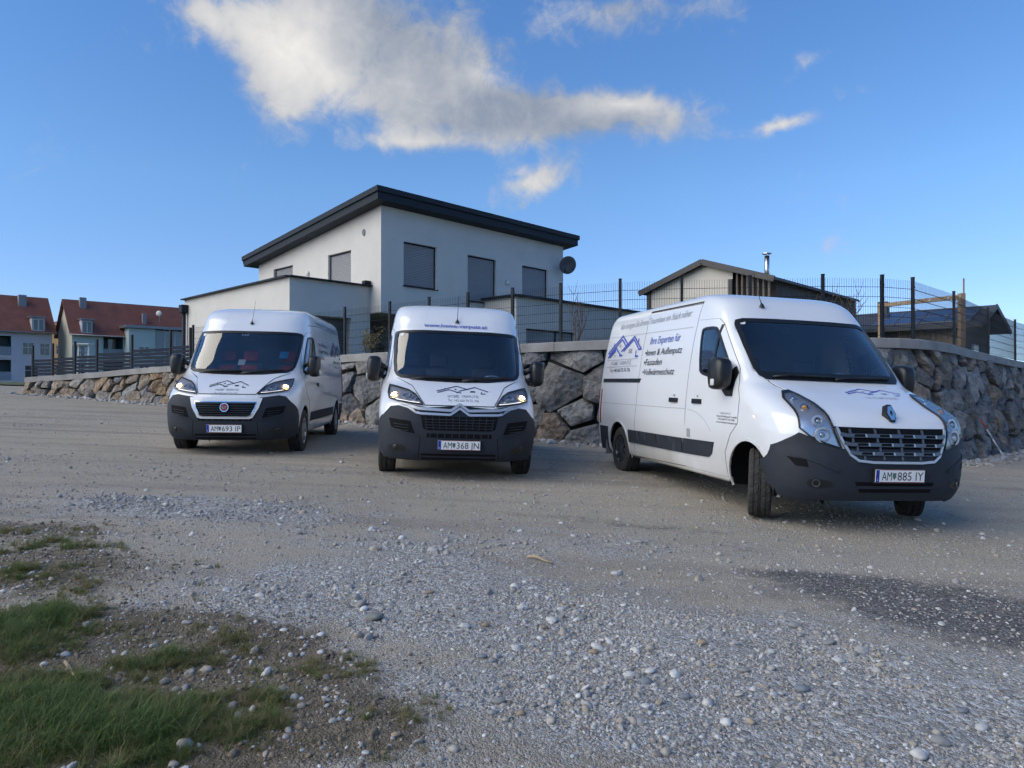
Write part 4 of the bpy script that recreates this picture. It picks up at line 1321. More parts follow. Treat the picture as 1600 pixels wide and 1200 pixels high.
MAS = dict(
    d=[(.22, .14), (.30, .05), (.42, .0), (.60, -.01), (.75, .01), (.88, .04), (.96, .075), (1.04, .14), (1.14, .34), (1.26, .63), (1.37, .90), (1.45, .98), (1.73, 1.22), (1.98, 1.45), (2.08, 1.54), (2.17, 1.62), (2.31, 1.78), (2.39, 1.98), (2.435, 2.3), (2.465, 2.8), (2.475, 3.3)],
    w=[(.22, .92), (.35, .98), (.6, 1.02), (.9, 1.035), (1.1, 1.03), (1.4, 1.01), (1.8, .965), (2.07, .92), (2.25, .88), (2.35, .83), (2.40, .78), (2.435, .70), (2.46, .5), (2.475, .02)],
    L=[(.22, .6), (.6, .65), (.9, .75), (1.1, .85), (1.37, .85), (2.05, .75), (2.35, .55), (2.475, .5)],
    n=[(.22, 3.), (.75, 2.9), (.9, 3.3), (1.05, 4.1), (1.25, 4.8), (1.4, 6.0), (2.05, 6.0), (2.475, 5.0)], xr=5.55, top=2.475, wb=3.682, fo=.842, track=1.75)


def sym(half):
    """outline from a half drawn on the positive side, starting and ending on the centre line"""
    return list(half) + [(-y, z) for y, z in half[::-1] if abs(y) > 1e-6]


# ------------------------------------------------------------------ vans: materials
def van_mats():
    M = {}
    m, nt, b, out = new_mat('white_van_paint'); N, L = nt.nodes.new, nt.links.new
    tc = N('ShaderNodeTexCoord'); n = N('ShaderNodeTexNoise'); n.inputs['Scale'].default_value = 1.4; n.inputs['Detail'].default_value = 7; L(tc.outputs['Object'], n.inputs['Vector'])
    sp = N('ShaderNodeSeparateXYZ'); L(tc.outputs['Object'], sp.inputs[0])
    # road film, heavier low down
    g = N('ShaderNodeMapRange'); L(sp.outputs['Z'], g.inputs[0]); g.inputs[1].default_value = .25; g.inputs[2].default_value = .85; g.inputs[3].default_value = .75; g.inputs[4].default_value = .025
    ml = N('ShaderNodeMath'); ml.operation = 'MULTIPLY'; L(g.outputs[0], ml.inputs[0])
    r = N('ShaderNodeMapRange'); L(n.outputs['Fac'], r.inputs[0]); r.inputs[1].default_value = .3; r.inputs[2].default_value = .7; r.inputs[3].default_value = .3; r.inputs[4].default_value = 1.3; L(r.outputs[0], ml.inputs[1])
    mx = N('ShaderNodeMix'); mx.data_type = 'RGBA'; mx.inputs['A'].default_value = (.73, .75, .78, 1); mx.inputs['B'].default_value = (.40, .37, .31, 1); L(ml.outputs[0], mx.inputs['Factor']); L(mx.outputs['Result'], b.inputs['Base Color'])
    b.inputs['Roughness'].default_value = .28; b.inputs['Coat Weight'].default_value = 1.0; b.inputs['Coat Roughness'].default_value = .06
    M['paint'] = m
    M['lining'] = mat('cab_lining', (.46, .45, .43), .9)
    M['plastic'] = mat('bumper_plastic', (.026, .031, .041), .62, var=.12, vscale=9, bump=.08, bscale=300, spec=.25)
    M['black'] = mat('black_trim', (.010, .011, .012), .38, spec=.5)
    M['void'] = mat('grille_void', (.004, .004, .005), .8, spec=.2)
    M['gap'] = mat('panel_gap', (.035, .036, .04), .8, spec=.2); M['crease_shade'] = mat('painted_crease_shade', (.40, .41, .43), .5)  # second one: grey that paints in the shading line of a pressed crease
    M['glass'] = glass_mat('windscreen_glass', (.88, .92, .93), .0, 2.6); M['sideglass'] = glass_mat('door_glass', (.74, .79, .81), .0, 2.2)
    M['lens'] = glass_mat('lamp_lens', (.97, .97, .97), .0, .7)
    M['chrome'] = mat('chrome', (.72, .73, .75), .12, 1.0)
    M['satin'] = mat('satin_metal', (.55, .56, .58), .35, .6)
    M['reflector'] = mat('lamp_reflector', (.62, .64, .68), .22, .7)
    M['lampblack'] = mat('lamp_housing', (.42, .43, .46), .3, .4)
    M['bulb_on'] = mat('lit_bulb', (1, .85, .6), .3, emit=(1.0, .58, .20), estr=12.0)
    M['drl_on'] = mat('lit_strip', (1, 1, 1), .3, emit=(1.0, .97, .92), estr=.45)
    M['amber'] = mat('amber_bulb', (.75, .36, .10), .2, spec=.6)
    M['grille'] = mat('grille_satin', (.15, .155, .165), .36, .7)
    M['rubber'] = mat('tyre_rubber', (.045, .043, .041), .9, var=.35, vscale=12, bump=.2, bscale=60, spec=.25)
    M['steel'] = mat('wheel_silver', (.33, .34, .35), .38, .9)
    M['rimdark'] = mat('wheel_dark', (.10, .105, .115), .35, .7)
    M['blue'] = mat('sign_blue', (.07, .10, .42), .5); M['navy'] = mat('sign_navy', (.018, .022, .10), .5); M['ink'] = mat('sign_black', (.018, .02, .026), .5); M['greytext'] = mat('sign_grey', (.30, .31, .34), .5)
    M['plate'] = mat('plate_white', (.84, .84, .82), .4); M['plateblue'] = mat('plate_blue', (.01, .035, .32), .4); M['platered'] = mat('plate_red', (.35, .03, .03), .4); M['crest'] = mat('crest_green', (.10, .17, .15), .5)
    M['seat_black'] = mat('seat_cloth_black', (.075, .078, .085), .9); M['seat_red'] = mat('seat_cloth_red', (.38, .035, .025), .9); M['dash'] = mat('dashboard', (.10, .105, .11), .8)
    M['red'] = mat('tail_red', (.30, .012, .012), .18, spec=.6); M['white'] = mat('white_fitting', (.62, .62, .60), .4); M['paper'] = mat('paper', (.7, .7, .68), .8); M['cyan'] = mat('permit_blue', (.12, .42, .60), .6)
    M['mirrorglass'] = mat('mirror_glass', (.7, .72, .75), .02, 1.0)
    return M


VM = van_mats()


# ------------------------------------------------------------------ vans: shared parts
def surf(sh, view, u, z, off=0.0):
    A = sh.to_param(np.array([[u, z]]), view); a = sh.from_param(A, view, off)[0]; b = sh.from_param(A, view, off + .05)[0]
    n = (b - a) / np.linalg.norm(b - a); return Vector(a), Vector(n)


def dome(name, p, n, r, depth, m, parent, k=14):
    """small round lens or bowl facing along n"""
    q = n.to_track_quat('Z', 'Y').to_matrix(); b = MB(); b.lathe([(r, -.01), (r, 0), (r * .92, depth * .45), (r * .7, depth * .78), (r * .38, depth * .95), (.0005, depth)], k, 'Z')
    b.v = [tuple(q @ Vector(v) + p) for v in b.v]; return b.build(name, m, parent, True)


def ring(name, p, n, r, w, m, parent, k=20):
    q = n.to_track_quat('Z', 'Y').to_matrix(); b = MB(); b.lathe([(r - w, 0), (r - w, .012), (r, .012), (r, 0)], k, 'Z'); b.v = [tuple(q @ Vector(v) + p) for v in b.v]; return b.build(name, m, parent)


def van_body(sh, root, ws_hole, win_holes, m_out, m_in):
    K = sh.K; zb = .285; zz = np.linspace(zb, K['top'] - .0005, 3000); d = sh.v('d', zz); w = sh.v('w', zz)
    s = np.concatenate([[0], np.cumsum(np.sqrt(np.diff(zz) ** 2 + .45 * np.diff(d) ** 2 + np.diff(w) ** 2))]); zs = np.interp(np.linspace(0, s[-1], 125), s, zz)
    q = np.concatenate([np.linspace(0, 1, 46)[:-1], np.linspace(1, 2, 112)[:-1], np.linspace(2, 3, 15)])
    QQ = np.concatenate([q, q[::-1][1:-1]]); SG = np.concatenate([np.ones(len(q)), -np.ones(len(q) - 2)]); nq = len(QQ)
    V = np.concatenate([sh.P(QQ, np.full(nq, z), SG) for z in zs]); F = []
    I = np.arange(nq); J = (I + 1) % nq
    F = np.concatenate([np.stack([k * nq + J, k * nq + I, (k + 1) * nq + I, (k + 1) * nq + J], -1) for k in range(len(zs) - 1)])
    C = V[F].mean(1); keep = np.ones(len(F), bool); front = C[:, 0] > -1.9
    keep &= ~(front & pip(ws_hole, C[:, 1:3]) & (C[:, 0] > -np.interp(C[:, 2], [1.0, 2.2], [1.35, 2.1])))
    for h in win_holes: keep &= ~((np.abs(C[:, 1]) > .5) & pip(h, C[:, [0, 2]]))
    for xa in (-K['fo'], -K['fo'] - K['wb']):
        keep &= ~((np.hypot(C[:, 0] - xa, C[:, 2] - .36) < .405) & (np.abs(C[:, 1]) > .45))
    F = F[keep]
    # clean round wheel arches: rim vertices slide onto the circle
    used = np.unique(F)
    for xa in (-K['fo'], -K['fo'] - K['wb']):
        U = V[used]; dd = np.hypot(U[:, 0] - xa, U[:, 2] - .36); ix = used[(dd < .405) & (np.abs(U[:, 1]) > .45)]
        for i in ix:
            x, y, z = V[i]; r = math.hypot(x - xa, z - .36); z2 = max(.2855, .36 + (z - .36) * .405 / r); x2 = xa + math.copysign(math.sqrt(max(0, .405 ** 2 - (z2 - .36) ** 2)), x - xa)
            V[i] = sh.P(sh.q_side(np.array(x2), np.array(z2)), z2, math.copysign(1, y))
    # faces wind so that normals point out
    f = F[len(F) // 2]; n = np.cross(V[f[1]] - V[f[0]], V[f[2]] - V[f[0]]); c = V[f].mean(0) - np.array([-2.6, 0, 1.2])
    if n @ c < 0: F = F[:, ::-1]
    o = mesh_obj('body', V, F, [m_out, m_in], root, True)
    md = o.modifiers.new('wall', 'SOLIDIFY'); md.thickness = .025; md.offset = -1; md.material_offset = 1; md.material_offset_rim = 1
    return o


def arch_lip(sh, root, xa, view, m, r0=.395, r1=.425, a0=-14, a1=194, name='wheel_arch'):
    pts = [(xa + (r0 + r1) / 2 * math.cos(R(a)), .36 + (r0 + r1) / 2 * math.sin(R(a))) for a in np.linspace(a0, a1, 44)]
    pts = [p for p in pts if p[1] > .255]
    return van_strip(sh, name, pts, r1 - r0, view, m, root, .003, .005, skirt=.016)


def make_wheel(root, loc, side, steer, rim_kind):
    w = empty('wheel', loc, (0, 0, steer), root); r, wd = .345, .215
    prof = []
    for h, rr in ((-.5, .215), (-.52, .24), (-.515, .29), (-.48, .325), (-.42, .340), (-.30, .3445), (-.285, .335), (-.245, .335), (-.23, .345), (-.075, .345), (-.06, .335), (-.02, .335), (-.005, .345)):
        prof.append((rr, h * wd))
    prof += [(rr, -h) for rr, h in prof[::-1][0:]]
    tread = {i for i, p in enumerate(prof) if p[0] > .339}
    b = MB(); b.lathe(prof, 96, 'Y', (0, 0, 0), lambda j, k: -.007 if (j in tread and (k + (j // 3)) % 4 == 0) else 0)
    b.build('tyre', VM['rubber'], w)
    rm = VM['rimdark'] if rim_kind == 'dark' else VM['steel']; s = side
    b = MB(); b.lathe([(.216, -.10), (.20, -.095), (.20, .085), (.214, .098), (.219, .100), (.217, .088)] if s > 0 else [(.217, -.088), (.219, -.100), (.214, -.098), (.20, -.085), (.20, .095), (.216, .10)], 40, 'Y')
    b.lathe([(.0005, s * .035), (.20, s * .03)], 40, 'Y'); b.build('rim', rm if rim_kind == 'dark' else VM['satin'], w, True)
    b = MB()
    n = 10 if rim_kind == 'dark' else 8
    for i in range(n):
        a = 2 * math.pi * i / n
        for da in ((-.09, .09) if rim_kind == 'dark' else (0,)):
            p0 = Vector((.045 * math.cos(a), s * .075, .045 * math.sin(a))); p1 = Vector((.202 * math.cos(a + da), s * .088, .202 * math.sin(a + da)))
            b.bar(p0, p1, .022 if rim_kind == 'dark' else .075, .018, (0, 1, 0))
    b.lathe([(.06, s * .05), (.058, s * .088), (.045, s * .095), (.0005, s * .097)], 20, 'Y'); b.build('hubcap', rm, w)
    return w


def make_mirror(root, sg, c, size, m, indicator=True, arm_to=None):
    """door mirror: rounded shell open to the rear with glass, arm and side lamp"""
    hy, hz, dx = size[0] / 2, size[1] / 2, size[2]; b = MB(); n = 28; prof = [(.60, .35), (.56, .62), (.44, .84), (.20, .97), (-.15, 1.0), (-.48, .98), (-.50, .90), (-.40, .88)]
    base = len(b.v)
    for x, sc in prof:
        for k in range(n):
            a = 2 * math.pi * k / n; cc, ss = math.cos(a), math.sin(a); e = .55
            y = math.copysign(abs(cc) ** e, cc) * hy * sc; z = math.copysign(abs(ss) ** e, ss) * hz * sc
            b.v.append((c[0] + x * dx, sg * (c[1] + y * (.94 if z < 0 else 1)), c[2] + z))
    for j in range(len(prof) - 1):
        for k in range(n): q = (base + j * n + k, base + j * n + (k + 1) % n, base + (j + 1) * n + (k + 1) % n, base + (j + 1) * n + k); b.f.append(q if sg > 0 else q[::-1])
    q = tuple(range(base, base + n)); b.f.append(q[::-1] if sg > 0 else q)
    o = b.build('mirror', m, root, True)
    g = MB(); g.box((c[0] - .40 * dx, sg * c[1], c[2]), (.01, size[0] * .86, size[1] * .86)); g.build('mirror_glass', VM['mirrorglass'], o)
    a = MB()
    for dz in arm_to[1]: a.tube([(c[0], sg * (c[1] - hy * .7), c[2] + dz), (arm_to[0][0], sg * arm_to[0][1], arm_to[0][2] + dz * .8)], .035, 10)
    a.build('mirror_arm', m, o, True)
    if indicator:
        i = MB(); i.box((c[0] + .0 * dx, sg * (c[1] + hy * .94), c[2] - hz * .55), (.07, .02, .07), None, .008); i.build('side_lamp', VM['white'], o, True)
    return o


def make_seat(root, y, x, m, m2):
    e = empty('seat', (x, y, .62), parent=root)
    MB().box((.05, 0, .14), (.50, .50, .16), None, .05).build('cushion', m, e, True)
    M = Matrix.Rotation(R(-12), 3, 'Y'); MB().box((-.24, 0, .50), (.14, .48, .66), M, .05).build('backrest', m, e, True); MB().box((-.325, 0, .95), (.10, .27, .20), M, .04).build('headrest', m2, e, True)
    MB().box((-.155, 0, .56), (.02, .30, .46), M, .008).build('seat_panel', m2, e, True)
    return e


def cab_interior(root, sh, ws, dash_z, x0, red):
    M1 = VM['seat_black']; M2 = VM['seat_red'] if red else VM['seat_black']
    for y in (.52, -.22, -.62): make_seat(root, y, -1.92, M1, M2)
    b = MB(); b.box((x0 - .33, 0, dash_z - .20), (.62, 1.62, .36), None, .08); b.build('dashboard', VM['dash'], root, True)
    s = empty('steering_wheel', (x0 - .66, .50, dash_z - .04), (0, R(-52), 0), root); b = MB(); n = 30
    b.tube([(.19 * math.cos(2 * math.pi * i / n), .19 * math.sin(2 * math.pi * i / n), 0) for i in range(n + 1)], .016, 8, False); b.build('steering_rim', VM['satin'] if not red else VM['dash'], s, True)
    b = MB(); b.box((0, 0, -.03), (.14, .12, .06), None, .02); b.bar((0, -.18, -.01), (0, .18, -.01), .04, .02); b.bar((0, 0, -.05), (-.05, 0, -.35), .06); b.build('steering_hub', VM['dash'], s)
    MB().box((-2.45, 0, 1.22), (.03, 1.66, 1.8)).build('bulkhead', mat('bulkhead_grey', (.16, .16, .165), .8), root)
    MB().box((-1.9, 0, .55), (1.06, 1.7, .04)).build('cab_floor', VM['dash'], root)
    MB().box((-1.33 - (x0 - .62), 0, 0), (.001, .001, .001)) if False else None
    m = MB(); m.box((x0 - .95, 0, ws - .09), (.05, .22, .07), None, .015); m.build('inside_mirror', VM['dash'], root, True)


def number_plate(root, x, z, text, tilt=0.0):
    """white plate with blue band and red edge lines: number_plate > blue_band, red_edge, plate_lettering, crest"""
    e = empty('number_plate', (x, 0, z), (0, R(tilt), 0), root)
    MB().box((-.004, 0, 0), (.016, .54, .138), None, .004).build('plate_holder', VM['black'], e); MB().box((.007, 0, .002), (.006, .52, .116), None, .002).build('plate_blank', VM['plate'], e)
    MB().box((.0105, -.24, .002), (.002, .036, .112)).build('blue_band', VM['plateblue'], e)
    b = MB(); b.box((.0105, .02, .058), (.0015, .47, .004)); b.box((.0105, .02, -.054), (.0015, .47, .004)); b.build('red_edge', VM['platered'], e)
    def put(s, y, w, h, z0, m, nm, dx=.0112):
        V, F = text_mesh(s, 1, 1, 0.0); V = V * (h / .70); V[:, 0] *= w / V[:, 0].max(); mesh_obj(nm, [(dx, y + v[0], z0 + v[1]) for v in V], F, m, e)
    a, c = text.split('#')
    put(a, -.195, .105, .078, -.038, VM['ink'], 'plate_lettering'); put(c, -.03, .275 if len(c) < 7 else .29, .078, -.038, VM['ink'], 'plate_lettering'); put('A', -.249, .016, .018, -.042, VM['plate'], 'country_letter', .0125)
    b = MB(); b.add([(.0115, y, zz) for y, zz in ((-.082, .03), (-.045, .03), (-.045, -.008), (-.0635, -.034), (-.082, -.008))], [(0, 1, 2, 3, 4)]); b.build('crest', VM['crest'], e)


def wipers(root, sh, lines, m):
    for pts in lines:
        b = MB(); P = [sh.from_param(sh.to_param(np.array([p]), 'front'), 'front', .03 if i else .02)[0] for i, p in enumerate(pts)]; b.tube(P, .012, 6); Q = [sh.from_param(sh.to_param(np.array([p]), 'front'), 'front', .014)[0] for p in resample(pts[1:], .1, False)]; b.tube(Q, .009, 6); b.build('wiper', m, root, True)


def van_common(K, name, label, loc, rot, ws_half, side_win, door, ws_bottom_band, rim, steer, red, mirror, group='white panel vans parked on the gravel'):
    sh = Shell(K); root = tag(empty(name, loc, rot), label, 'van', group)
    ws = sym(ws_half); ws_in = inset(ws, .02); P = VM
    van_body(sh, root, ws_in, [inset(side_win, .018)], P['paint'], P['lining'])
    # windscreen: black printed border, then the pane set in it
    van_patch(sh, 'windscreen_border', ws, 'front', P['black'], root, .004, .003, [[(y, max(z, min(q for _, q in ws) + .085)) for y, z in inset(ws, ws_bottom_band)]], .06)
    van_patch(sh, 'windscreen', inset(ws, .02), 'front', P['glass'], root, .0015, 0, (), .07, skirt=0)
    for view in ('left', 'right'):
        # cab door lies proud of a dark gap; its window sits in a black surround
        van_patch(sh, 'door_gap', inset(door, -.004), view, P['gap'], root, .0005, .001, [inset(side_win, .01)], .08, skirt=.0)
        dr = van_patch(sh, 'door', door, view, P['paint'], root, .002, .003, [inset(side_win, .012)], .06, skirt=.006)
        van_patch(sh, 'window_surround', side_win, view, P['black'], dr, .005, .003, [inset(side_win, .035)], .06)
        van_patch(sh, 'door_window', inset(side_win, .015), view, P['sideglass'], dr, .002, 0, (), .08, skirt=0)
        for xa in (-K['fo'], -K['fo'] - K['wb']): arch_lip(sh, root, xa, view, P['paint'])
    for xa, st in ((-K['fo'], steer), (-K['fo'] - K['wb'], 0)):
        for s in (1, -1):
            make_wheel(root, (xa, s * K['track'] / 2, .343), s, st, rim)
            l = MB(); l.lathe([(.425, s * .40), (.42, s * .98)] if s > 0 else [(.42, -.98), (.425, -.40)], 28, 'Y', (xa, 0, .36)); l.lathe([(.425, s * .42), (.0005, s * .42)] if s > 0 else [(.0005, s * .42), (.425, s * .42)], 28, 'Y', (xa, 0, .36))
            # only the upper part of the liner
            keep = [f for f in l.f if sum(l.v[i][2] for i in f) / len(f) > .27]; l.f = keep; l.build('wheel_liner', P['void'], root, True)
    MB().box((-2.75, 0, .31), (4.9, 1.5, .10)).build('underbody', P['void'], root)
    b = MB(); b.tube([(-K['fo'] - K['wb'], -.8, .34), (-K['fo'] - K['wb'], .8, .34)], .05, 8); b.build('axle', P['void'], root)
    for s in (1, -1): make_mirror(root, s, *mirror)
    cab_interior(root, sh, ws_half[0][1], min(z for y, z in ws_half), -[K['d'][i][1] for i in range(len(K['d'])) if K['d'][i][0] >= min(z for y, z in ws_half)][0], red)
    return sh, root


def antenna(root, sh, y, z, lean):
    p, n = surf(sh, 'front', y, z, .0); e = MB(); e.lathe([(.03, 0), (.026, .02), (.012, .045), (.0005, .05)], 12, 'Z', tuple(p)); q = p + Vector((-.15, lean, .42)); e.tube([p + Vector((0, 0, .03)), p + (q - p) * .25, q], [.008, .004, .0025], 6); e.build('antenna', VM['black'], root, True)


# ------------------------------------------------------------------ the two vans of one type
DWS = [(0, 1.957), (.45, 1.958), (.78, 1.948), (.85, 1.932), (.868, 1.90), (.874, 1.70), (.868, 1.50), (.85, 1.36), (.82, 1.305), (.76, 1.275), (.40, 1.236), (0, 1.226)]
DWIN = smooth_poly([(-1.02, 1.24), (-1.14, 1.42), (-1.50, 1.80), (-1.60, 1.90), (-1.95, 1.905), (-2.02, 1.86), (-2.03, 1.40), (-1.98, 1.33), (-1.5, 1.25)], 1)
DDOOR = [(-1.42, .40), (-1.41, .62), (-1.28, .82), (-1.02, .96), (-.95, 1.12), (-.97, 1.26), (-1.08, 1.42), (-1.44, 1.82), (-1.56, 1.945), (-1.66, 1.975), (-2.05, 1.975), (-2.12, 1.93), (-2.15, 1.2), (-2.16, .40)]
DHEAD = [(.455, .932), (.55, 1.045), (.64, 1.10), (.78, 1.138), (.885, 1.162), (.893, 1.06), (.872, .995), (.77, .968), (.60, .945)]
DHOOD = [(0, 1.212), (.40, 1.22), (.72, 1.25), (.80, 1.268), (.70, 1.225), (.60, 1.175), (.545, 1.10), (.43, .936), (.2, .936), (0, .936)]


def ducato(name, label, loc, rot, plate, kind, rim, red):
    P = VM
    mir = ((-1.10, 1.13, 1.39), (.20, .35, .20), P['black'], True, ((-1.16, .95, 1.33), (.07, -.08)))
    sh, root = van_common(DUC, name, label, loc, rot, DWS, DWIN, DDOOR, .04, rim, 0.0, red, mir)
    hood = sym(DHOOD)
    van_patch(sh, 'hood_gap', inset(hood, -.007), 'front', P['gap'], root, .0005, .001, (), .08, skirt=0)
    hd = van_patch(sh, 'hood', hood, 'front', P['paint'], root, .003, .006, (), .05, skirt=.008)
    # front bumper: dark moulding round the nose with a painted centre cut out
    if kind == 'round':
        bt = [(0, .87), (.44, .872), (.50, .885), (.62, .90), (.76, .92), (.86, .90), (.955, .79), (1.0, .70), (1.006, .60), (.99, .40), (.95, .27), (.6, .255), (0, .255)]
    else:
        bt = [(0, .79), (.50, .80), (.56, .84), (.64, .89), (.75, .918), (.85, .905), (.94, .80), (1.0, .70), (1.006, .60), (.99, .40), (.95, .27), (.6, .255), (0, .255)]
    # the nose part, then the cheeks that run back to the wheel arches
    bp = van_patch(sh, 'front_bumper', sym(bt), 'front', P['plastic'], root, .004, .008, (), .05, skirt=.03)
    for view in ('left', 'right'):
        van_patch(sh, 'bumper_cheek', [(-.30, .80), (-.43, .70), (-.52, .50), (-.545, .27), (-.25, .262), (-.22, .60)], view, P['plastic'], bp, .003, .007, (), .05, skirt=.03)
        van_patch(sh, 'side_moulding', [(-1.47, .47), (-1.47, .62), (-3.90, .625), (-3.96, .47)], view, P['plastic'], root, .004, .012, (), .1, skirt=.02)
        van_patch(sh, 'rear_moulding', [(-4.84, .30), (-4.84, .66), (-5.30, .66), (-5.33, .30)], view, P['plastic'], root, .004, .012, (), .1, skirt=.02)
        van_patch(sh, 'tail_lamp', [(-5.30, .70), (-5.25, .72), (-5.22, 1.45), (-5.28, 1.45)], view, P['red'], root, .004, .01, (), .1)
        for ln in ([(-2.2, 1.93), (-5.15, 1.96)], [(-2.2, 1.33), (-5.2, 1.34)]): van_strip(sh, 'side_crease_shade', ln, .012, view, P['crease_shade'], root, .0004, .0006, skirt=0)  # flat grey strips stand in for the shading along the side creases
        van_strip(sh, 'roof_seam', [(-1.75, 2.10), (-2.5, 2.14), (-5.15, 2.15)], .010, view, P['gap'], root, .0004, .0006, skirt=0)
        van_strip(sh, 'load_seam', [(-3.45, .40), (-3.43, 1.3), (-3.35, 2.12)] if view == 'right' else [(-3.50, .66), (-3.48, 1.3), (-3.42, 2.10)], .010, view, P['gap'], root, .0004, .0006, skirt=0)
        van_patch(sh, 'door_handle', [(-1.98, 1.05), (-1.98, 1.11), (-2.12, 1.11), (-2.12, 1.05)], view, P['black'], root, .006, .02, (), .05, rnd=1)
    van_patch(sh, 'filler_flap', [(-1.50, .86), (-1.50, 1.0), (-1.64, 1.0), (-1.64, .86)], 'left', P['paint'], root, .002, .004, (), .05, rnd=2)
    # lamps
    for s in (1, -1):
        pl = [(y * s, z) for y, z in DHEAD]
        h = van_patch(sh, 'headlight', pl, 'front', P['lampblack'], root, .002, .004, (), .05)
        inn = inset(pl, .018)
        for nm, yy, zz, rr in (('main_reflector', .66, 1.035, .048), ('dip_reflector', .565, 1.0, .034)):
            p, n = surf(sh, 'front', s * yy, zz, .008); dome(nm, p, n, rr, -.02, P['reflector'], h); ring('reflector_ring', p, n, rr + .006, .012, P['chrome'], h)
        p, n = surf(sh, 'front', s * .82, 1.045, .008); dome('signal_bulb', p, n, .040, .024, P['bulb_on'], h); ring('reflector_ring', p, n, .055, .018, P['reflector'], h)
        van_strip(sh, 'daylight_strip', [(s * .50, .955), (s * .64, .968), (s * .80, .995)], .010, 'front', P['drl_on'], h, .006, .004)
        van_strip(sh, 'lamp_rim', pl, .012, 'front', P['black'], h, .004, .022, True)
        van_patch(sh, 'lens', pl, 'front', P['lens'], h, .010, .012, (), .06, skirt=.0)
        # vents and fog recesses in the bumper
        van_patch(sh, 'bumper_vent', [(s * .865, .765), (s * .60, .735), (s * .545, .585), (s * .75, .605), (s * .835, .66)], 'front', P['void'], bp, .013, .001, (), .06)
        for k in range(3): van_strip(sh, 'vent_slat', [(s * (.80 - k * .02), .70 - k * .035), (s * .62, .68 - k * .033)], .008, 'front', P['plastic'], bp, .016, .008)
        van_strip(sh, 'bumper_crease', [(s * .84, .645), (s * .70, .60), (s * .50, .562)], .02, 'front', P['plastic'], bp, .012, .012)
        van_patch(sh, 'fog_recess', [(s * .86, .36), (s * .86, .45), (s * .66, .44), (s * .64, .36)], 'front', P['black'], bp, .013, .001, (), .06, rnd=1)
        p, n = surf(sh, 'front', s * .775, .405, .014); dome('fog_lamp', p, n, .036, .008, P['black'], bp)
        van_strip(sh, 'bumper_split', [(s * .50, .255), (s * .475, .54)], .008, 'front', P['void'], bp, .0122, .0005, skirt=0)
    # lower intake
    van_patch(sh, 'lower_intake', [(-.40, .54), (.40, .54), (.40, .592), (-.40, .592)], 'front', P['void'], bp, .013, .001, (), .06)
    for k in range(9): van_strip(sh, 'intake_bar', [(-.36 + k * .09, .542), (-.36 + k * .09, .59)], .012, 'front', P['plastic'], bp, .014, .004)
    van_patch(sh, 'chin_intake', [(-.46, .275), (.46, .275), (.46, .345), (-.46, .345)], 'front', P['void'], bp, .013, .001, (), .06); van_strip(sh, 'intake_bar', [(-.46, .31), (.46, .31)], .02, 'front', P['plastic'], bp, .014, .004)
    if kind == 'round':
        gr = [(-.46, .815), (.46, .815), (.44, .73), (.375, .615), (.33, .60), (-.33, .60), (-.375, .615), (-.44, .73)]
        fr = [(-.54, .875), (.54, .875), (.50, .74), (.41, .585), (.36, .57), (-.36, .57), (-.41, .585), (-.50, .74)]
        g = van_patch(sh, 'grille', gr, 'front', P['void'], root, .013, .001, (), .06)
        van_patch(sh, 'grille_frame', fr, 'front', P['paint'], root, .010, .014, [inset(gr, -.004)], .05)
        van_strip(sh, 'frame_trim', gr, .014, 'front', P['chrome'], root, .018, .008, True)
        for k in range(6):
            z = .63 + k * .033; wv = np.interp(z, [.60, .73, .815], [.34, .425, .445]); van_strip(sh, 'grille_slat', [(-wv, z), (0, z), (wv, z)], .014, 'front', P['black'], g, .015, .012)
        # round badge
        p, n = surf(sh, 'front', 0.0, .735, .05); dome('badge', p, n, .056, .008, P['platered'], root, 28); rg = ring('badge_ring', p, n, .066, .012, P['chrome'], root, 28)
        V, F = text_mesh('FIAT', 1, .9, .02); V = V * .055; V[:, 0] *= .074 / V[:, 0].max(); mesh_obj('badge_lettering', [(p.x + .0115, -.037 + v[0], .735 - .019 + v[1]) for v in V], F, P['chrome'], root)
    else:
        gr = [(-.475, .80), (.475, .80), (.445, .65), (.40, .63), (-.40, .63), (-.445, .65)]
        g = van_patch(sh, 'grille', gr, 'front', P['void'], root, .013, .001, (), .06)
        for k in range(4):
            z = .66 + k * .034; wv = np.interp(z, [.63, .80], [.41, .46]); van_strip(sh, 'grille_slat', [(-wv, z), (0, z), (wv, z)], .008, 'front', P['plastic'], g, .015, .008)
        for k in range(11): van_strip(sh, 'grille_bar', [(-.40 + k * .08, .64), (-.42 + k * .084, .795)], .008, 'front', P['plastic'], g, .015, .006)
        # paired chrome-edged bars that rise to two chevrons in the middle
        up = [(-.60, .905), (-.50, .882), (-.12, .868), (-.10, .872), (-.01, .935), (.01, .935), (.10, .872), (.12, .868), (.50, .882), (.60, .905)]
        lo = [(-.53, .838), (-.48, .826), (-.13, .818), (-.11, .822), (-.01, .890), (.01, .890), (.11, .822), (.13, .818), (.48, .826), (.53, .838)]
        van_strip(sh, 'chevron_bar', up, .030, 'front', P['satin'], root, .012, .016); van_strip(sh, 'chevron_bar', lo, .026, 'front', P['satin'], root, .012, .018)
        van_patch(sh, 'bar_backing', [(-.60, .93), (-.52, .80), (.52, .80), (.60, .93), (.4, .90), (0, .93), (-.4, .90)], 'front', P['black'], root, .012, .002, (), .05)
        for s in (-1, 1): van_strip(sh, 'cheek_trim', [(s * .74, .945), (s * .65, .925), (s * .58, .885), (s * .52, .82)], .010, 'front', P['satin'], root, .012, .012)
    number_plate(root, .045, .452 if kind != 'round' else .425, plate, 3)
    wipers(root, sh, [[(-.62, 1.245), (-.45, 1.262), (.05, 1.268)], [(.05, 1.232), (.2, 1.250), (.68, 1.30)]], P['black'])
    antenna(root, sh, 0.0, 2.085, .02)
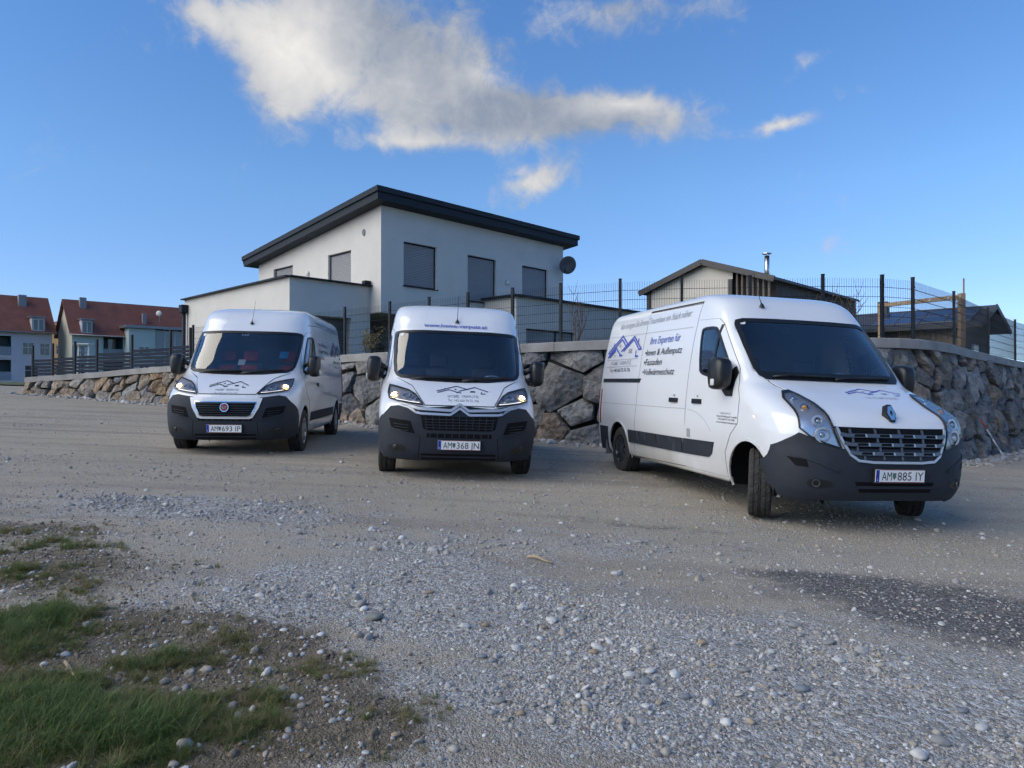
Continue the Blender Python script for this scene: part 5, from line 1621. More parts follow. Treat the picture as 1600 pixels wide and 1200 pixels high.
    # swages pressed into the raised roof front
    for s in (-1, 1): van_strip(sh, 'roof_swage', [(s * .50, 2.02), (s * .47, 2.2), (s * .45, 2.33)], .09, 'front', P['paint'], root, .0, .002, skirt=.004)
    van_patch(sh, 'inspection_sticker', [(-.80, 1.865), (-.74, 1.865), (-.74, 1.925), (-.80, 1.925)], 'front', P['paper'], root, .0045, .0005, (), .05, rnd=2, skirt=0)
    return sh, root


def mark_on_hood(sh, root, x0, z0, w, h, names=True, m=None, m2=None, name_y=-.06, tel='Tel: +43 660 73 76 706', lw=.010):
    (V, F), (V2, F2) = house_mark(w, h, lw, True); van_flat(sh, 'house_emblem', V, F, x0, z0, 'front', m or VM['navy'], root, .0125); van_flat(sh, 'emblem_windows', V2, F2, x0, z0, 'front', m2 or VM['ink'], root, .0125)
    if names:
        van_text(sh, 'firm_name', 'HOME  VERPUTZ', x0 + w * .2, z0 - .055, .030, 'front', VM['greytext'], root, w * .6, .004, off=.0125); van_text(sh, 'phone_number', tel, x0 + w * .2, z0 - .105, .028, 'front', VM['greytext'], root, w * .6, .004, off=.0125)


def side_lettering(sh, root, view, mir=False):
    """slogan, trades and mark on the load side"""
    P = VM; X = (lambda x: x)
    if view == 'right':
        van_text(sh, 'slogan', 'Wir bringen Sie Ihrem Traumhaus ein Stück näher', -4.88, 2.165, .088, view, P['greytext'], root, 2.44, .0, .15)
        van_text(sh, 'heading', 'Ihre Experten für', -3.57, 1.87, .10, view, P['blue'], root, .95, .0, .15)
        for i, (t, w) in enumerate((('•Innen & Außenputz', 1.16), ('•Fassaden', .60), ('•Vollwärmeschutz', 1.02))): van_text(sh, 'trade_line', t, -3.68, 1.715 - i * .134, .088, view, P['ink'], root, w, .0, .15)
        (V, F), (V2, F2) = house_mark(1.33, .58, .026); van_flat(sh, 'house_emblem', V, F, -5.20, 1.735, view, P['blue'], root); van_flat(sh, 'emblem_windows', V2, F2, -5.20, 1.735, view, P['greytext'], root)
        for z in (1.69, 1.585): van_strip(sh, 'emblem_rule', [(-5.25, z), (-3.93, z)], .006, view, P['greytext'], root, .006, .001, skirt=0)
        van_text(sh, 'firm_name', 'HOME  VERPUTZ', -5.02, 1.612, .055, view, P['greytext'], root, .85, .002); van_text(sh, 'phone_number', 'Tel: +43 660 73 76 706', -5.02, 1.505, .055, view, P['ink'], root, .84, .002)
    else:
        van_text(sh, 'slogan', 'Wir bringen Sie Ihrem Traumhaus ein Stück näher', -2.35, 2.165, .085, view, P['navy'], root, 2.5, .0, .15)
        for i, (t, w) in enumerate((('•Innen & Außenputz', 1.0), ('•Vollwärmeschutz', 1.05), ('•Fassaden', .6))): van_text(sh, 'trade_line', t, -2.35, 1.78 - i * .12, .08, view, P['ink'], root, w, .0, .15)
        (V, F), (V2, F2) = house_mark(1.35, .55, .028); van_flat(sh, 'house_emblem', V, F, -3.75, 1.63, view, P['navy'], root); van_flat(sh, 'emblem_windows', V2, F2, -3.75, 1.63, view, P['ink'], root)
        van_text(sh, 'firm_name', 'HOME  VERPUTZ', -4.0, 1.50, .05, view, P['ink'], root, .9, .002); van_text(sh, 'phone_number', 'Tel: +43 660 73 76 706', -4.0, 1.40, .05, view, P['ink'], root, .9, .002)


def left_van():
    sh, root = ducato('panel_van', 'white van with round grille badge and red seats, leftmost of the three', (-4.267, 10.747, .500), (R(-.8), R(.7), R(-84.7)), 'AM#693 IP', 'round', 'steel', True)
    root.scale = (1, .962, 1)
    mark_on_hood(sh, root, -.31, 1.03, .58, .17, True, VM['ink'])
    side_lettering(sh, root, 'left')
    P = VM
    for y, z, w, h, m, nm in ((.58, 1.52, .13, .11, 'cyan', 'parking_permit'), (-.06, 1.40, .11, .09, 'paper', 'windscreen_note'), (.28, 1.285, .36, .02, 'paper', 'dashboard_paper')):
        van_patch(sh, nm, [(y, z), (y + w, z), (y + w, z + h), (y, z + h)], 'front', P[m], root, -.02, .0, (), .05, skirt=0)
    for k in range(3): van_patch(sh, 'toll_sticker', [(-.13 + k * .045, 1.895), (-.095 + k * .045, 1.895), (-.095 + k * .045, 1.93), (-.13 + k * .045, 1.93)], 'front', P['paper'], root, -.015, 0, (), .05, skirt=0)


def middle_van():
    sh, root = ducato('panel_van', 'white van with double chevron grille facing the viewer, middle of the three', (-0.672, 8.961, .361), (R(-1.8), R(.4), R(-82.7)), 'AM#368 JN', 'chevron', 'steel', False)
    mark_on_hood(sh, root, -.28, 1.085, .65, .155, True, VM['navy'], VM['ink'])
    van_text(sh, 'web_address', 'www.home-verputz.at', -.47, 2.008, .052, 'front', VM['blue'], root, .90, .014, off=.009)


left_van(); middle_van()


# ------------------------------------------------------------------ the larger van on the right
RWS = [(0, 2.082), (.40, 2.08), (.72, 2.072), (.80, 2.05), (.825, 2.0), (.845, 1.75), (.845, 1.50), (.825, 1.43), (.77, 1.388), (.40, 1.386), (0, 1.384)]
RWIN = smooth_poly([(-1.21, 1.27), (-1.25, 1.47), (-1.45, 1.70), (-1.67, 1.94), (-1.75, 1.99), (-2.03, 1.995), (-2.08, 1.95), (-2.0, 1.50), (-1.93, 1.44), (-1.74, 1.41), (-1.45, 1.30), (-1.30, 1.25)], 1)
RDOOR = [(-1.28, .34), (-1.30, .60), (-1.18, .80), (-1.04, .92), (-1.03, 1.18), (-1.18, 1.50), (-1.41, 1.76), (-1.64, 2.01), (-1.74, 2.075), (-2.18, 2.09), (-2.215, 1.6), (-2.235, 1.0), (-2.30, .34)]
RHEAD = [(.548, .757), (.60, .90), (.62, 1.0), (.617, 1.147), (.66, 1.225), (.70, 1.262), (.775, 1.25), (.835, 1.19), (.862, 1.05), (.866, .93), (.80, .862), (.68, .80)]
RHOOD = [(0, 1.368), (.45, 1.37), (.76, 1.372), (.74, 1.32), (.69, 1.272), (.65, 1.225), (.606, 1.147), (.608, 1.0), (.592, .955), (.3, .951), (0, .950)]


def right_van():
    P = VM
    mir = ((-1.27, 1.12, 1.44), (.20, .35, .22), P['black'], True, ((-1.33, .97, 1.34), (-.06, .03)))
    sh, root = van_common(MAS, 'panel_van', 'white van with diamond badge and large lettered side, rightmost and nearest of the three', (3.53, 6.69, .185), (R(-1.9), R(.6), R(-77.8)), RWS, RWIN, RDOOR, .045, 'dark', R(-31), False, mir)
    hood = sym(RHOOD)
    van_patch(sh, 'hood_gap', inset(hood, -.007), 'front', P['gap'], root, .0005, .001, (), .08, skirt=0)
    van_patch(sh, 'hood', hood, 'front', P['paint'], root, .003, .006, (), .05, skirt=.008)
    bt = [(0, .76), (.50, .76), (.548, .752), (.68, .795), (.80, .856), (.872, .89), (.95, .82), (1.01, .755), (1.022, .60), (1.0, .40), (.93, .29), (.80, .275), (.4, .285), (0, .288)]
    bp = van_patch(sh, 'front_bumper', sym(bt), 'front', P['plastic'], root, .004, .008, (), .05, skirt=.03)
    for view in ('left', 'right'):
        van_patch(sh, 'bumper_cheek', [(-.20, .85), (-.36, .765), (-.44, .68), (-.50, .50), (-.46, .30), (-.34, .258), (-.18, .26), (-.16, .60)], view, P['plastic'], bp, .003, .007, (), .05, skirt=.03)
        # lower side moulding in two lengths, rear bumper corner, lamp
        van_patch(sh, 'side_moulding', [(-2.335, .50), (-2.335, .675), (-4.10, .665), (-4.08, .488)], view, P['plastic'], root, .004, .012, (), .1, skirt=.02)
        van_patch(sh, 'door_moulding', [(-1.66, .515), (-1.58, .56), (-1.53, .69), (-2.29, .678), (-2.305, .50)], view, P['plastic'], root, .006, .012, (), .1, skirt=.02)
        van_patch(sh, 'rear_moulding', [(-5.0, .30), (-4.97, .66), (-5.48, .66), (-5.5, .30)], view, P['plastic'], root, .004, .014, (), .1, skirt=.02)
        van_patch(sh, 'tail_lamp', [(-5.49, .70), (-5.44, .71), (-5.44, 1.22), (-5.48, 1.24)], view, P['red'], root, .004, .012, (), .1)
        van_strip(sh, 'side_crease_shade', [(-2.26, 1.03), (-5.47, 1.022)], .010, view, P['crease_shade'], root, .0004, .0006, skirt=0)  # crease shading drawn as flat grey strips, here and on the door
        van_strip(sh, 'side_crease_shade', [(-2.33, 2.02), (-5.36, 2.06)], .012, view, P['crease_shade'], root, .0004, .0006, skirt=0)
        van_strip(sh, 'door_crease_shade', [(-2.2, 1.03), (-1.95, 1.0), (-1.75, .92), (-1.6, .80)], .008, view, P['crease_shade'], root, .0052, .0004, skirt=0)
        # sliding door between the cab door and the load side
        sd = [(-2.245, .34), (-2.262, 1.0), (-2.25, 1.6), (-2.225, 2.10), (-2.215, 2.30), (-3.82, 2.33), (-3.79, 2.075), (-3.82, 1.0), (-3.93, .30)]
        van_strip(sh, 'sliding_door_gap', sd, .008, view, P['gap'], root, .0005, .0008, True, skirt=0)
        van_strip(sh, 'roof_rail', [(-2.215, 2.318), (-3.83, 2.345)], .016, view, P['gap'], root, .001, .004)
        van_patch(sh, 'door_rail', [(-3.76, 1.345), (-3.72, 1.40), (-5.33, 1.405), (-5.35, 1.35)], view, P['black'], root, .003, .008, (), .1)
        for x in (-1.96, -2.59): van_patch(sh, 'door_handle', [(x - .11, 1.10), (x - .11, 1.155), (x + .11, 1.155), (x + .11, 1.10)], view, P['black'], root, .006, .018, (), .05)
        for x in (-1.96, -2.59): van_patch(sh, 'handle_lock', [(x - .02, 1.175), (x - .02, 1.20), (x + .02, 1.20), (x + .02, 1.175)], view, P['greytext'], root, .0075, .0005, (), .05, rnd=1, skirt=0)
        van_strip(sh, 'window_divider', [(-1.66, 1.33), (-1.645, 2.0)], .035, view, P['black'], root, .004, .004)
        # triangular mirror base in the window corner
        van_patch(sh, 'mirror_base', [(-1.17, 1.20), (-1.16, 1.45), (-1.22, 1.52), (-1.46, 1.30), (-1.30, 1.20)], view, P['black'], root, .008, .006, (), .05)
        m = MB(); s = 1 if view == 'left' else -1; m.box((-5.02, s * .9, .38), (.03, .24, .30)); m.build('mud_flap', mat('mud_flap_grey', (.16, .165, .17), .8), root)
    van_patch(sh, 'filler_flap', [(-2.11, .70), (-2.11, .80), (-2.20, .80), (-2.20, .70)], 'right', P['greytext'], root, .0055, .001, (), .05)
    for s in (1, -1):
        pl = [(y * s, z) for y, z in RHEAD]
        h = van_patch(sh, 'headlight', pl, 'front', P['reflector'], root, .002, .004, (), .04)
        for yy, zz, rr in ((.705, .875, .062), (.725, .995, .046)):
            p, n = surf(sh, 'front', s * yy, zz, .010); n2 = (n + Vector((1.2, 0, 0))).normalized(); dome('reflector_bowl', p, n2, rr, -.03, P['chrome'], h, 20); ring('reflector_ring', p, n2, rr + .01, .02, P['satin'], h, 24); dome('bulb_cover', p + n2 * .002, n2, rr * .42, .012, P['reflector'], h)
        for yy, zz, rr, m_ in ((.755, 1.105, .040, 'amber'), (.755, 1.19, .026, 'reflector')):
            p, n = surf(sh, 'front', s * yy, zz, .010); n2 = (n + Vector((.8, 0, 0))).normalized(); dome('signal_bulb', p, n2, rr * .8, .014, P[m_], h); ring('reflector_ring', p, n2, rr + .006, .012, P['chrome'], h, 20)
        van_strip(sh, 'lamp_rim', pl, .014, 'front', P['black'], h, .004, .020, True)
        van_patch(sh, 'lens', pl, 'front', P['lens'], h, .012, .014, (), .05, skirt=0)
        van_patch(sh, 'bumper_vent', [(s * .95, .665), (s * .83, .645), (s * .815, .575), (s * .90, .585)], 'front', P['void'], bp, .013, .001, (), .06)
        van_strip(sh, 'bumper_crease', [(s * .93, .70), (s * .74, .63), (s * .58, .56)], .03, 'front', P['plastic'], bp, .010, .012)
        van_patch(sh, 'fog_recess', [(s * .82, .39), (s * .82, .48), (s * .62, .465), (s * .62, .40)], 'front', P['black'], bp, .013, .0005, (), .06, rnd=2)
        p, n = surf(sh, 'front', s * .755, .437, .014); dome('fog_lamp', p, n, .030, -.008, P['satin'], bp); ring('fog_ring', p, n, .036, .006, P['grille'], bp)
    # deep grille with wide bars carrying slots, and short upright ribs
    gr = [(-.575, .945), (.575, .945), (.545, .84), (.47, .70), (.40, .652), (.25, .64), (-.25, .64), (-.40, .652), (-.47, .70), (-.545, .84)]
    van_patch(sh, 'grille_pan', inset(gr, -.01), 'front', P['void'], root, .006, .001, (), .06)
    g = van_strip(sh, 'grille', gr[1:] + gr[:1], .022, 'front', P['satin'], root, .012, .014)
    for z, wv in ((.875, .555), (.797, .525), (.717, .475)):
        van_strip(sh, 'grille_bar', [(-wv, z + .012), (-wv + .06, z), (0, z), (wv - .06, z), (wv, z + .012)], .032, 'front', P['grille'], g, .010, .022)
        for k in range(4):
            y = (-.36 + k * .24) * wv / .53; van_patch(sh, 'bar_slot', [(y - .055, z - .010), (y + .045, z - .010), (y + .055, z + .011), (y - .045, z + .011)], 'front', P['void'], g, .0325, .001, (), .05, skirt=0)
            van_strip(sh, 'slot_trim', [(y + .058, z + .014), (y + .066, z - .014)], .014, 'front', P['satin'], g, .0325, .004)
    for z0, z1, wv in ((.895, .935, .56), (.817, .857, .54), (.737, .778, .50), (.662, .697, .43)):
        for k in range(5):
            y = (-.48 + k * .24) * wv / .53 + .05
            if abs(y) < wv - .03: van_strip(sh, 'grille_rib', [(y, z0), (y, z1)], .020, 'front', P['grille'], g, .008, .012)
    # diamond badge
    p, n = surf(sh, 'front', .02, 1.05, .05); n = (n + Vector((1.6, 0, 0))).normalized(); q = n.to_track_quat('Z', 'Y'); up = Vector((0, 0, 1)) - n * n.z; up.normalize(); rt = up.cross(n)
    def dia(nm, outer, inner, h0, h1, m_):
        b = MB(); sh_ = lambda k: [(0, .105 * k), (.048 * k, .045 * k), (.052 * k, -.04 * k), (0, -.105 * k), (-.052 * k, -.045 * k), (-.048 * k, .04 * k)]
        sh_ = lambda k: [(-.03 * k, .1 * k), (.022 * k, .1 * k), (.062 * k, 0), (.03 * k, -.1 * k), (-.022 * k, -.1 * k), (-.062 * k, 0)]
        O, I = sh_(outer), sh_(inner); W = lambda a, h: p + rt * a[0] + up * a[1] + n * h; nn = 6
        V = [W(a, h0) for a in O] + [W(a, h1) for a in O] + [W(a, h1) for a in I] + [W(a, h0) for a in I]; F = []
        for i in range(nn):
            j = (i + 1) % nn
            for r_ in range(3): F.append((r_ * nn + i, r_ * nn + j, (r_ + 1) * nn + j, (r_ + 1) * nn + i))
        b.add(V, F); b.build(nm, m_, root)
    dia('badge_backing', .86, .48, -.05, .010, P['black']); dia('badge', .68, .24, .0, .016, P['chrome']); dia('badge_core', .27, .02, -.01, .004, P['black'])
    van_patch(sh, 'lower_intake', [(-.43, .462), (.41, .462), (.375, .368), (-.37, .368)], 'front', P['void'], bp, .013, .001, (), .06); van_strip(sh, 'intake_bar', [(-.41, .415), (.39, .415)], .022, 'front', P['plastic'], bp, .014, .01)
    number_plate(root, .045, .522, 'AM#885 IY', 3)
    wipers(root, sh, [[(-.70, 1.405), (-.5, 1.425), (.02, 1.415)], [(.0, 1.395), (.15, 1.415), (.68, 1.43)]], P['black'])
    antenna(root, sh, -.42, 2.22, -.03)
    mark_on_hood(sh, root, -.07, 1.255, .64, .10, False, VM['blue'], VM['greytext'], lw=.006)
    van_text(sh, 'phone_number', 'Tel: +43 660 73 76 706', .08, 1.215, .018, 'front', VM['greytext'], root, .36, .004, off=.0125)
    van_patch(sh, 'inspection_sticker', [(-.77, 2.0), (-.71, 2.0), (-.71, 2.055), (-.77, 2.055)], 'front', P['paper'], root, .0045, .0005, (), .05, rnd=2, skirt=0)
    side_lettering(sh, root, 'right')
    for i, (t, x, w) in enumerate((('HOME VERPUTZ', -1.40, .22), ('Innen & Außenputz, Fassaden', -1.47, .43), ('+43 660 73 76 706', -1.45, .36), ('www.home-verputz.at', -1.48, .44))): van_text(sh, 'door_lettering', t, x, 1.005 - i * .032 - .0, .020, 'right', P['greytext'] if i == 0 else P['ink'], root, w, .004, off=.008)


right_van()


# ------------------------------------------------------------------ loose gravel, grass, small things
def scatter(name, pts, scl, rot, tone, protos, label, mat_):
    """one mass of small pieces placed on the ground (geometry nodes)"""
    lib = bpy.data.collections.new(name + '_pieces')
    for i, (V, F, sm) in enumerate(protos):
        me = bpy.data.meshes.new(name + '_piece'); me.from_pydata(V, [], F); me.materials.append(mat_)
        if sm: me.polygons.foreach_set('use_smooth', [True] * len(me.polygons))
        lib.objects.link(bpy.data.objects.new('%s_piece_%02d' % (name, i), me))
    me = bpy.data.meshes.new(name); me.from_pydata(pts.tolist(), [], [])
    for nm, ty, arr, key in (('scl', 'FLOAT_VECTOR', scl, 'vector'), ('rot', 'FLOAT_VECTOR', rot, 'vector'), ('tone', 'FLOAT', tone, 'value'), ('pick', 'INT', RNG.integers(0, len(protos), len(pts)), 'value')):
        a = me.attributes.new(nm, ty, 'POINT'); a.data.foreach_set(key, np.ascontiguousarray(arr, dtype=np.int32 if ty == 'INT' else np.float32).ravel())
    o = bpy.data.objects.new(name, me); COL.objects.link(o); me.materials.append(mat_)
    ng = bpy.data.node_groups.new(name + '_nodes', 'GeometryNodeTree'); N, L = ng.nodes.new, ng.links.new
    ng.interface.new_socket('Geometry', in_out='INPUT', socket_type='NodeSocketGeometry'); ng.interface.new_socket('Geometry', in_out='OUTPUT', socket_type='NodeSocketGeometry')
    gi, go = N('NodeGroupInput'), N('NodeGroupOutput'); ip = N('GeometryNodeInstanceOnPoints'); ci = N('GeometryNodeCollectionInfo')
    ci.inputs['Collection'].default_value = lib; ci.inputs['Separate Children'].default_value = True; ci.inputs['Reset Children'].default_value = True
    def attr(nm, ty):
        n = N('GeometryNodeInputNamedAttribute'); n.data_type = ty; n.inputs['Name'].default_value = nm; return n.outputs['Attribute']
    L(gi.outputs[0], ip.inputs['Points']); L(ci.outputs[0], ip.inputs['Instance']); ip.inputs['Pick Instance'].default_value = True
    L(attr('pick', 'INT'), ip.inputs['Instance Index']); L(attr('scl', 'FLOAT_VECTOR'), ip.inputs['Scale'])
    er = N('FunctionNodeEulerToRotation'); L(attr('rot', 'FLOAT_VECTOR'), er.inputs[0]); L(er.outputs[0], ip.inputs['Rotation'])
    L(ip.outputs[0], go.inputs[0])
    md = o.modifiers.new('scatter', 'NODES'); md.node_group = ng
    tag(o, label, kind='stuff')
    return o


def tone_mat(name, ramp, rough, var=.3, scale=60, bump=0, two_sided=False):
    m, nt, b, out = new_mat(name); N, L = nt.nodes.new, nt.links.new
    a = N('ShaderNodeAttribute'); a.attribute_type = 'INSTANCER'; a.attribute_name = 'tone'
    r = N('ShaderNodeValToRGB'); e = r.color_ramp.elements; e[0].position, e[0].color = ramp[0][0], (*ramp[0][1], 1); e[1].position, e[1].color = ramp[-1][0], (*ramp[-1][1], 1)
    for p, c in ramp[1:-1]: k = e.new(p); k.color = (*c, 1)
    L(a.outputs['Fac'], r.inputs[0])
    tc = N('ShaderNodeTexCoord'); n = N('ShaderNodeTexNoise'); n.inputs['Scale'].default_value = scale; n.inputs['Detail'].default_value = 4; L(tc.outputs['Object'], n.inputs['Vector'])
    mr = N('ShaderNodeMapRange'); L(n.outputs['Fac'], mr.inputs[0]); mr.inputs[1].default_value = .3; mr.inputs[2].default_value = .7; mr.inputs[3].default_value = 1 - var; mr.inputs[4].default_value = 1 + var
    mx = N('ShaderNodeMix'); mx.data_type = 'RGBA'; mx.blend_type = 'MULTIPLY'; mx.inputs['Factor'].default_value = 1; L(r.outputs[0], mx.inputs['A']); L(mr.outputs[0], mx.inputs['B'])
    L(mx.outputs['Result'], b.inputs['Base Color']); b.inputs['Roughness'].default_value = rough; b.inputs['Specular IOR Level'].default_value = .3
    if two_sided:
        t = N('ShaderNodeBsdfTranslucent'); L(mx.outputs['Result'], t.inputs[0]); ms = N('ShaderNodeMixShader'); ms.inputs[0].default_value = .35; L(b.outputs[0], ms.inputs[1]); L(t.outputs[0], ms.inputs[2]); L(ms.outputs[0], out.inputs[0])
    return m


def pebble(seed, sub=2, flat=.6, rough=.16):
    bm = bmesh.new(); bmesh.ops.create_icosphere(bm, subdivisions=sub, radius=1); off = Vector((seed * 7.3, seed * 3.1, seed))
    for v in bm.verts:
        p = v.co.copy(); d = 1 + rough * 1.6 * noise.noise(p * 1.1 + off) + rough * noise.noise(p * 2.3 + off); v.co = Vector((p.x * d, p.y * d * .82, p.z * d * flat))
    bm.verts.index_update(); V = [tuple(v.co) for v in bm.verts]; F = [[v.index for v in f.verts] for f in bm.faces]; bm.free(); return V, F, True


STONE_RAMP = [(0, (.12, .10, .08)), (.14, (.20, .165, .12)), (.3, (.25, .235, .22)), (.5, (.36, .355, .35)), (.66, (.33, .28, .22)), (.78, (.44, .435, .425)), (.92, (.54, .535, .52)), (1, (.64, .63, .61))]


def loose_gravel():
    P = []; S = []
    def nfield(x, y, f, o): return np.array([noise.noise(Vector((a * f, b * f, o))) for a, b in zip(x, y)])
    def put(n, xr, yr, rmed, rsig, rmax, wfun, near=0):
        # more where the camera ground is near: uniform in area
        x = RNG.uniform(*xr, n); y = RNG.uniform(*yr, n); vis = np.abs(x) < y * .74 + .4; x, y = x[vis], y[vis]
        w = wfun(x, y); k = RNG.uniform(0, 1, len(x)) < w; x, y = x[k], y[k]
        r = np.minimum(rmax, rmed * np.exp(RNG.normal(0, rsig, len(x)))); P.append(np.stack([x, y, r], -1))
    gf0 = lambda x, y: np.clip(field(GRAVEL, x, y) * .9 - field(SOIL, x, y) * .7 - field(MILLINGS, x, y) * .6, 0, 1)
    def gf(x, y):
        n_ = nfield(x, y, 1.1, 4) + .6 * nfield(x, y, 3.1, 6)
        return np.clip((gf0(x, y) - .30) * 1.7, 0, 1) * np.clip(.55 + 1.7 * n_, .04, 1)
    put(200000, (-4, 4.5), (2.2, 5.6), .0048, .38, .02, lambda x, y: np.clip(.07 + .75 * gf(x, y) + .5 * nfield(x, y, 1.3, 2) * gf(x, y), 0, 1))
    put(60000, (-4, 4.5), (2.2, 6.2), .0098, .42, .034, lambda x, y: np.clip(.025 + .36 * gf(x, y) * (.6 + nfield(x, y, 1.9, 5)), 0, 1))
    put(9000, (-4, 4.5), (2.3, 6.2), .020, .30, .045, lambda x, y: np.clip(.002 + .22 * np.clip(gf(x, y) * (.5 + 1.2 * nfield(x, y, 1.1, 8)), 0, 1) ** 1.5, 0, 1))
    put(50000, (-5, 5), (5.4, 9.0), .0105, .40, .035, lambda x, y: np.clip(.03 + .75 * gf(x, y), 0, 1))
    put(60000, (-8, 8), (5.5, 10), .0062, .45, .03, lambda x, y: np.clip(.26 + .5 * nfield(x, y, .7, 12), .05, .7))
    put(40000, (-13, 12), (9, 19), .0085, .45, .04, lambda x, y: np.clip(.24 + .5 * nfield(x, y, .45, 12), .04, .7))
    nst = sum(len(p) for p in P)
    put(2600, (-4, -.6), (2.2, 4.6), .010, .5, .04, lambda x, y: np.clip(.26 + .5 * nfield(x, y, .7, 12), .05, .7))
    # rubble along the foot of the wall
    n = 3800; s = RNG.uniform(0, PLEN, n); off = np.abs(RNG.normal(0, .28, n)) + BATTER + .05; Q = np.array([path(a)[0][:2] + path(a)[2] * b for a, b in zip(s, off)])
    P.append(np.stack([Q[:, 0], Q[:, 1], np.minimum(.10, .030 * np.exp(RNG.normal(0, .55, n)))], -1))
    nrub = sum(len(p) for p in P)
    # crumbs and clods of bare earth between the tufts
    put(36000, (-4.2, 1.0), (2.2, 6.5), .0052, .5, .022, lambda x, y: np.clip(field(SOIL, x, y) * .8 + .4 * nfield(x, y, 2.2, 3), 0, 1) * np.clip(field(SOIL, x, y) * 2, 0, 1))
    A = np.concatenate(P); n = len(A); r = A[:, 2]
    z = gh(A[:, 0], A[:, 1]) + r * RNG.uniform(-.15, .25, n)
    tone = np.clip(.24 + .76 * RNG.beta(1.6, 1.7, n), 0, 1)
    far = (A[:, 1] > 5.6) & (r < .02); tone[far] = .24 + .36 * (tone[far] - .24)
    tone[nrub:] = RNG.uniform(.0, .16, n - nrub)
    scl = np.stack([r * RNG.uniform(.8, 1.35, n), r * RNG.uniform(.8, 1.2, n), r * RNG.uniform(.7, 1.15, n)], -1)
    rot = np.stack([RNG.normal(0, .3, n), RNG.normal(0, .3, n), RNG.uniform(0, 6.28, n)], -1)
    m = tone_mat('pebble_stone', STONE_RAMP, .85, .22, 1.6)
    scatter('gravel', np.stack([A[:, 0], A[:, 1], z], -1), scl, rot, tone, [pebble(i, 2, .5 + .05 * i, .14 + .07 * (i % 4)) for i in range(8)], 'loose grey and white gravel strewn over the yard', m)
    print('gravel', n)


loose_gravel()

GRASS = patches([(30, 1130, .36, .30, 0, 1.0), (170, 1170, .28, .18, 0, .9), (0, 1000, .34, .36, 0, .85), (120, 962, .26, .12, -10, .6), (-20, 860, .45, .4, 0, .6), (290, 1130, .24, .18, 0, .45), (420, 1170, .22, .14, 0, .3),
                 (250, 1040, .16, .10, 0, .5), (60, 905, .35, .2, 0, .3), (600, 1140, .18, .12, 0, .25), (340, 995, .16, .08, 0, .3)])


def grass():
    rng = random.Random(3)
    def tuft(nb, h, spread, lean):
        V = []; F = []
        for _ in range(nb):
            a = rng.uniform(0, 6.283); r = spread * math.sqrt(rng.random()); x, y = r * math.cos(a), r * math.sin(a); L = h * rng.uniform(.5, 1.15); w = rng.uniform(.0016, .0032); d = rng.uniform(0, 6.283); bend = lean * rng.uniform(.3, 1.3)
            px, py = math.cos(d + 1.57) * w, math.sin(d + 1.57) * w; b = len(V)
            for k in range(4):
                t = k / 3; q = bend * L * t * t; zz = L * t * (1 - .35 * bend * t); s = 1 - t * .85
                V += [(x + math.cos(d) * q - px * s, y + math.sin(d) * q - py * s, zz), (x + math.cos(d) * q + px * s, y + math.sin(d) * q + py * s, zz)]
            for k in range(3): F.append((b + 2 * k, b + 2 * k + 1, b + 2 * k + 3, b + 2 * k + 2))
        return V, F, True
    protos = [tuft(26, .085, .035, .9), tuft(22, .11, .03, 1.1), tuft(30, .06, .045, .8), tuft(16, .13, .022, 1.2), tuft(24, .045, .05, 1.2)]
    n = 70000; x = RNG.uniform(-4.2, .6, n); y = RNG.uniform(2.1, 6.4, n)
    nz = np.array([noise.noise(Vector((a * 2.6, b * 2.6, 1))) + .8 * noise.noise(Vector((a * 7, b * 7, 2))) + .5 * noise.noise(Vector((a * 17, b * 17, 2))) for a, b in zip(x, y)])
    w = np.clip(field(GRASS, x, y) * 1.1 + field(SOIL, x, y) * .42 + nz * 1.15 - .50, 0, 1) * np.clip(field(SOIL, x, y) * 3 + field(GRASS, x, y) * 2 - .3, 0, 1); k = RNG.uniform(0, 1, n) < w; x, y, w = x[k], y[k], w[k]; n = len(x)
    lush = np.clip(field(GRASS, x, y) * .9 + .5 * nz[k], 0, 1); sc = RNG.uniform(.5, 1.1, n) * (.28 + .7 * lush); tone = np.clip(.75 * lush + RNG.normal(.06, .26, n), 0, 1)
    m = tone_mat('grass_blades', [(0, (.30, .24, .13)), (.25, (.22, .20, .085)), (.5, (.15, .185, .055)), (.8, (.09, .155, .04)), (1, (.13, .20, .06))], .6, .15, 30, two_sided=True)
    scatter('grass', np.stack([x, y, gh(x, y) - .004], -1), np.stack([sc, sc, sc], -1), np.stack([RNG.normal(0, .12, n), RNG.normal(0, .12, n), RNG.uniform(0, 6.28, n)], -1), tone, protos, 'patchy green and straw coloured grass at the lower left', m)
    print('grass', n)


grass()


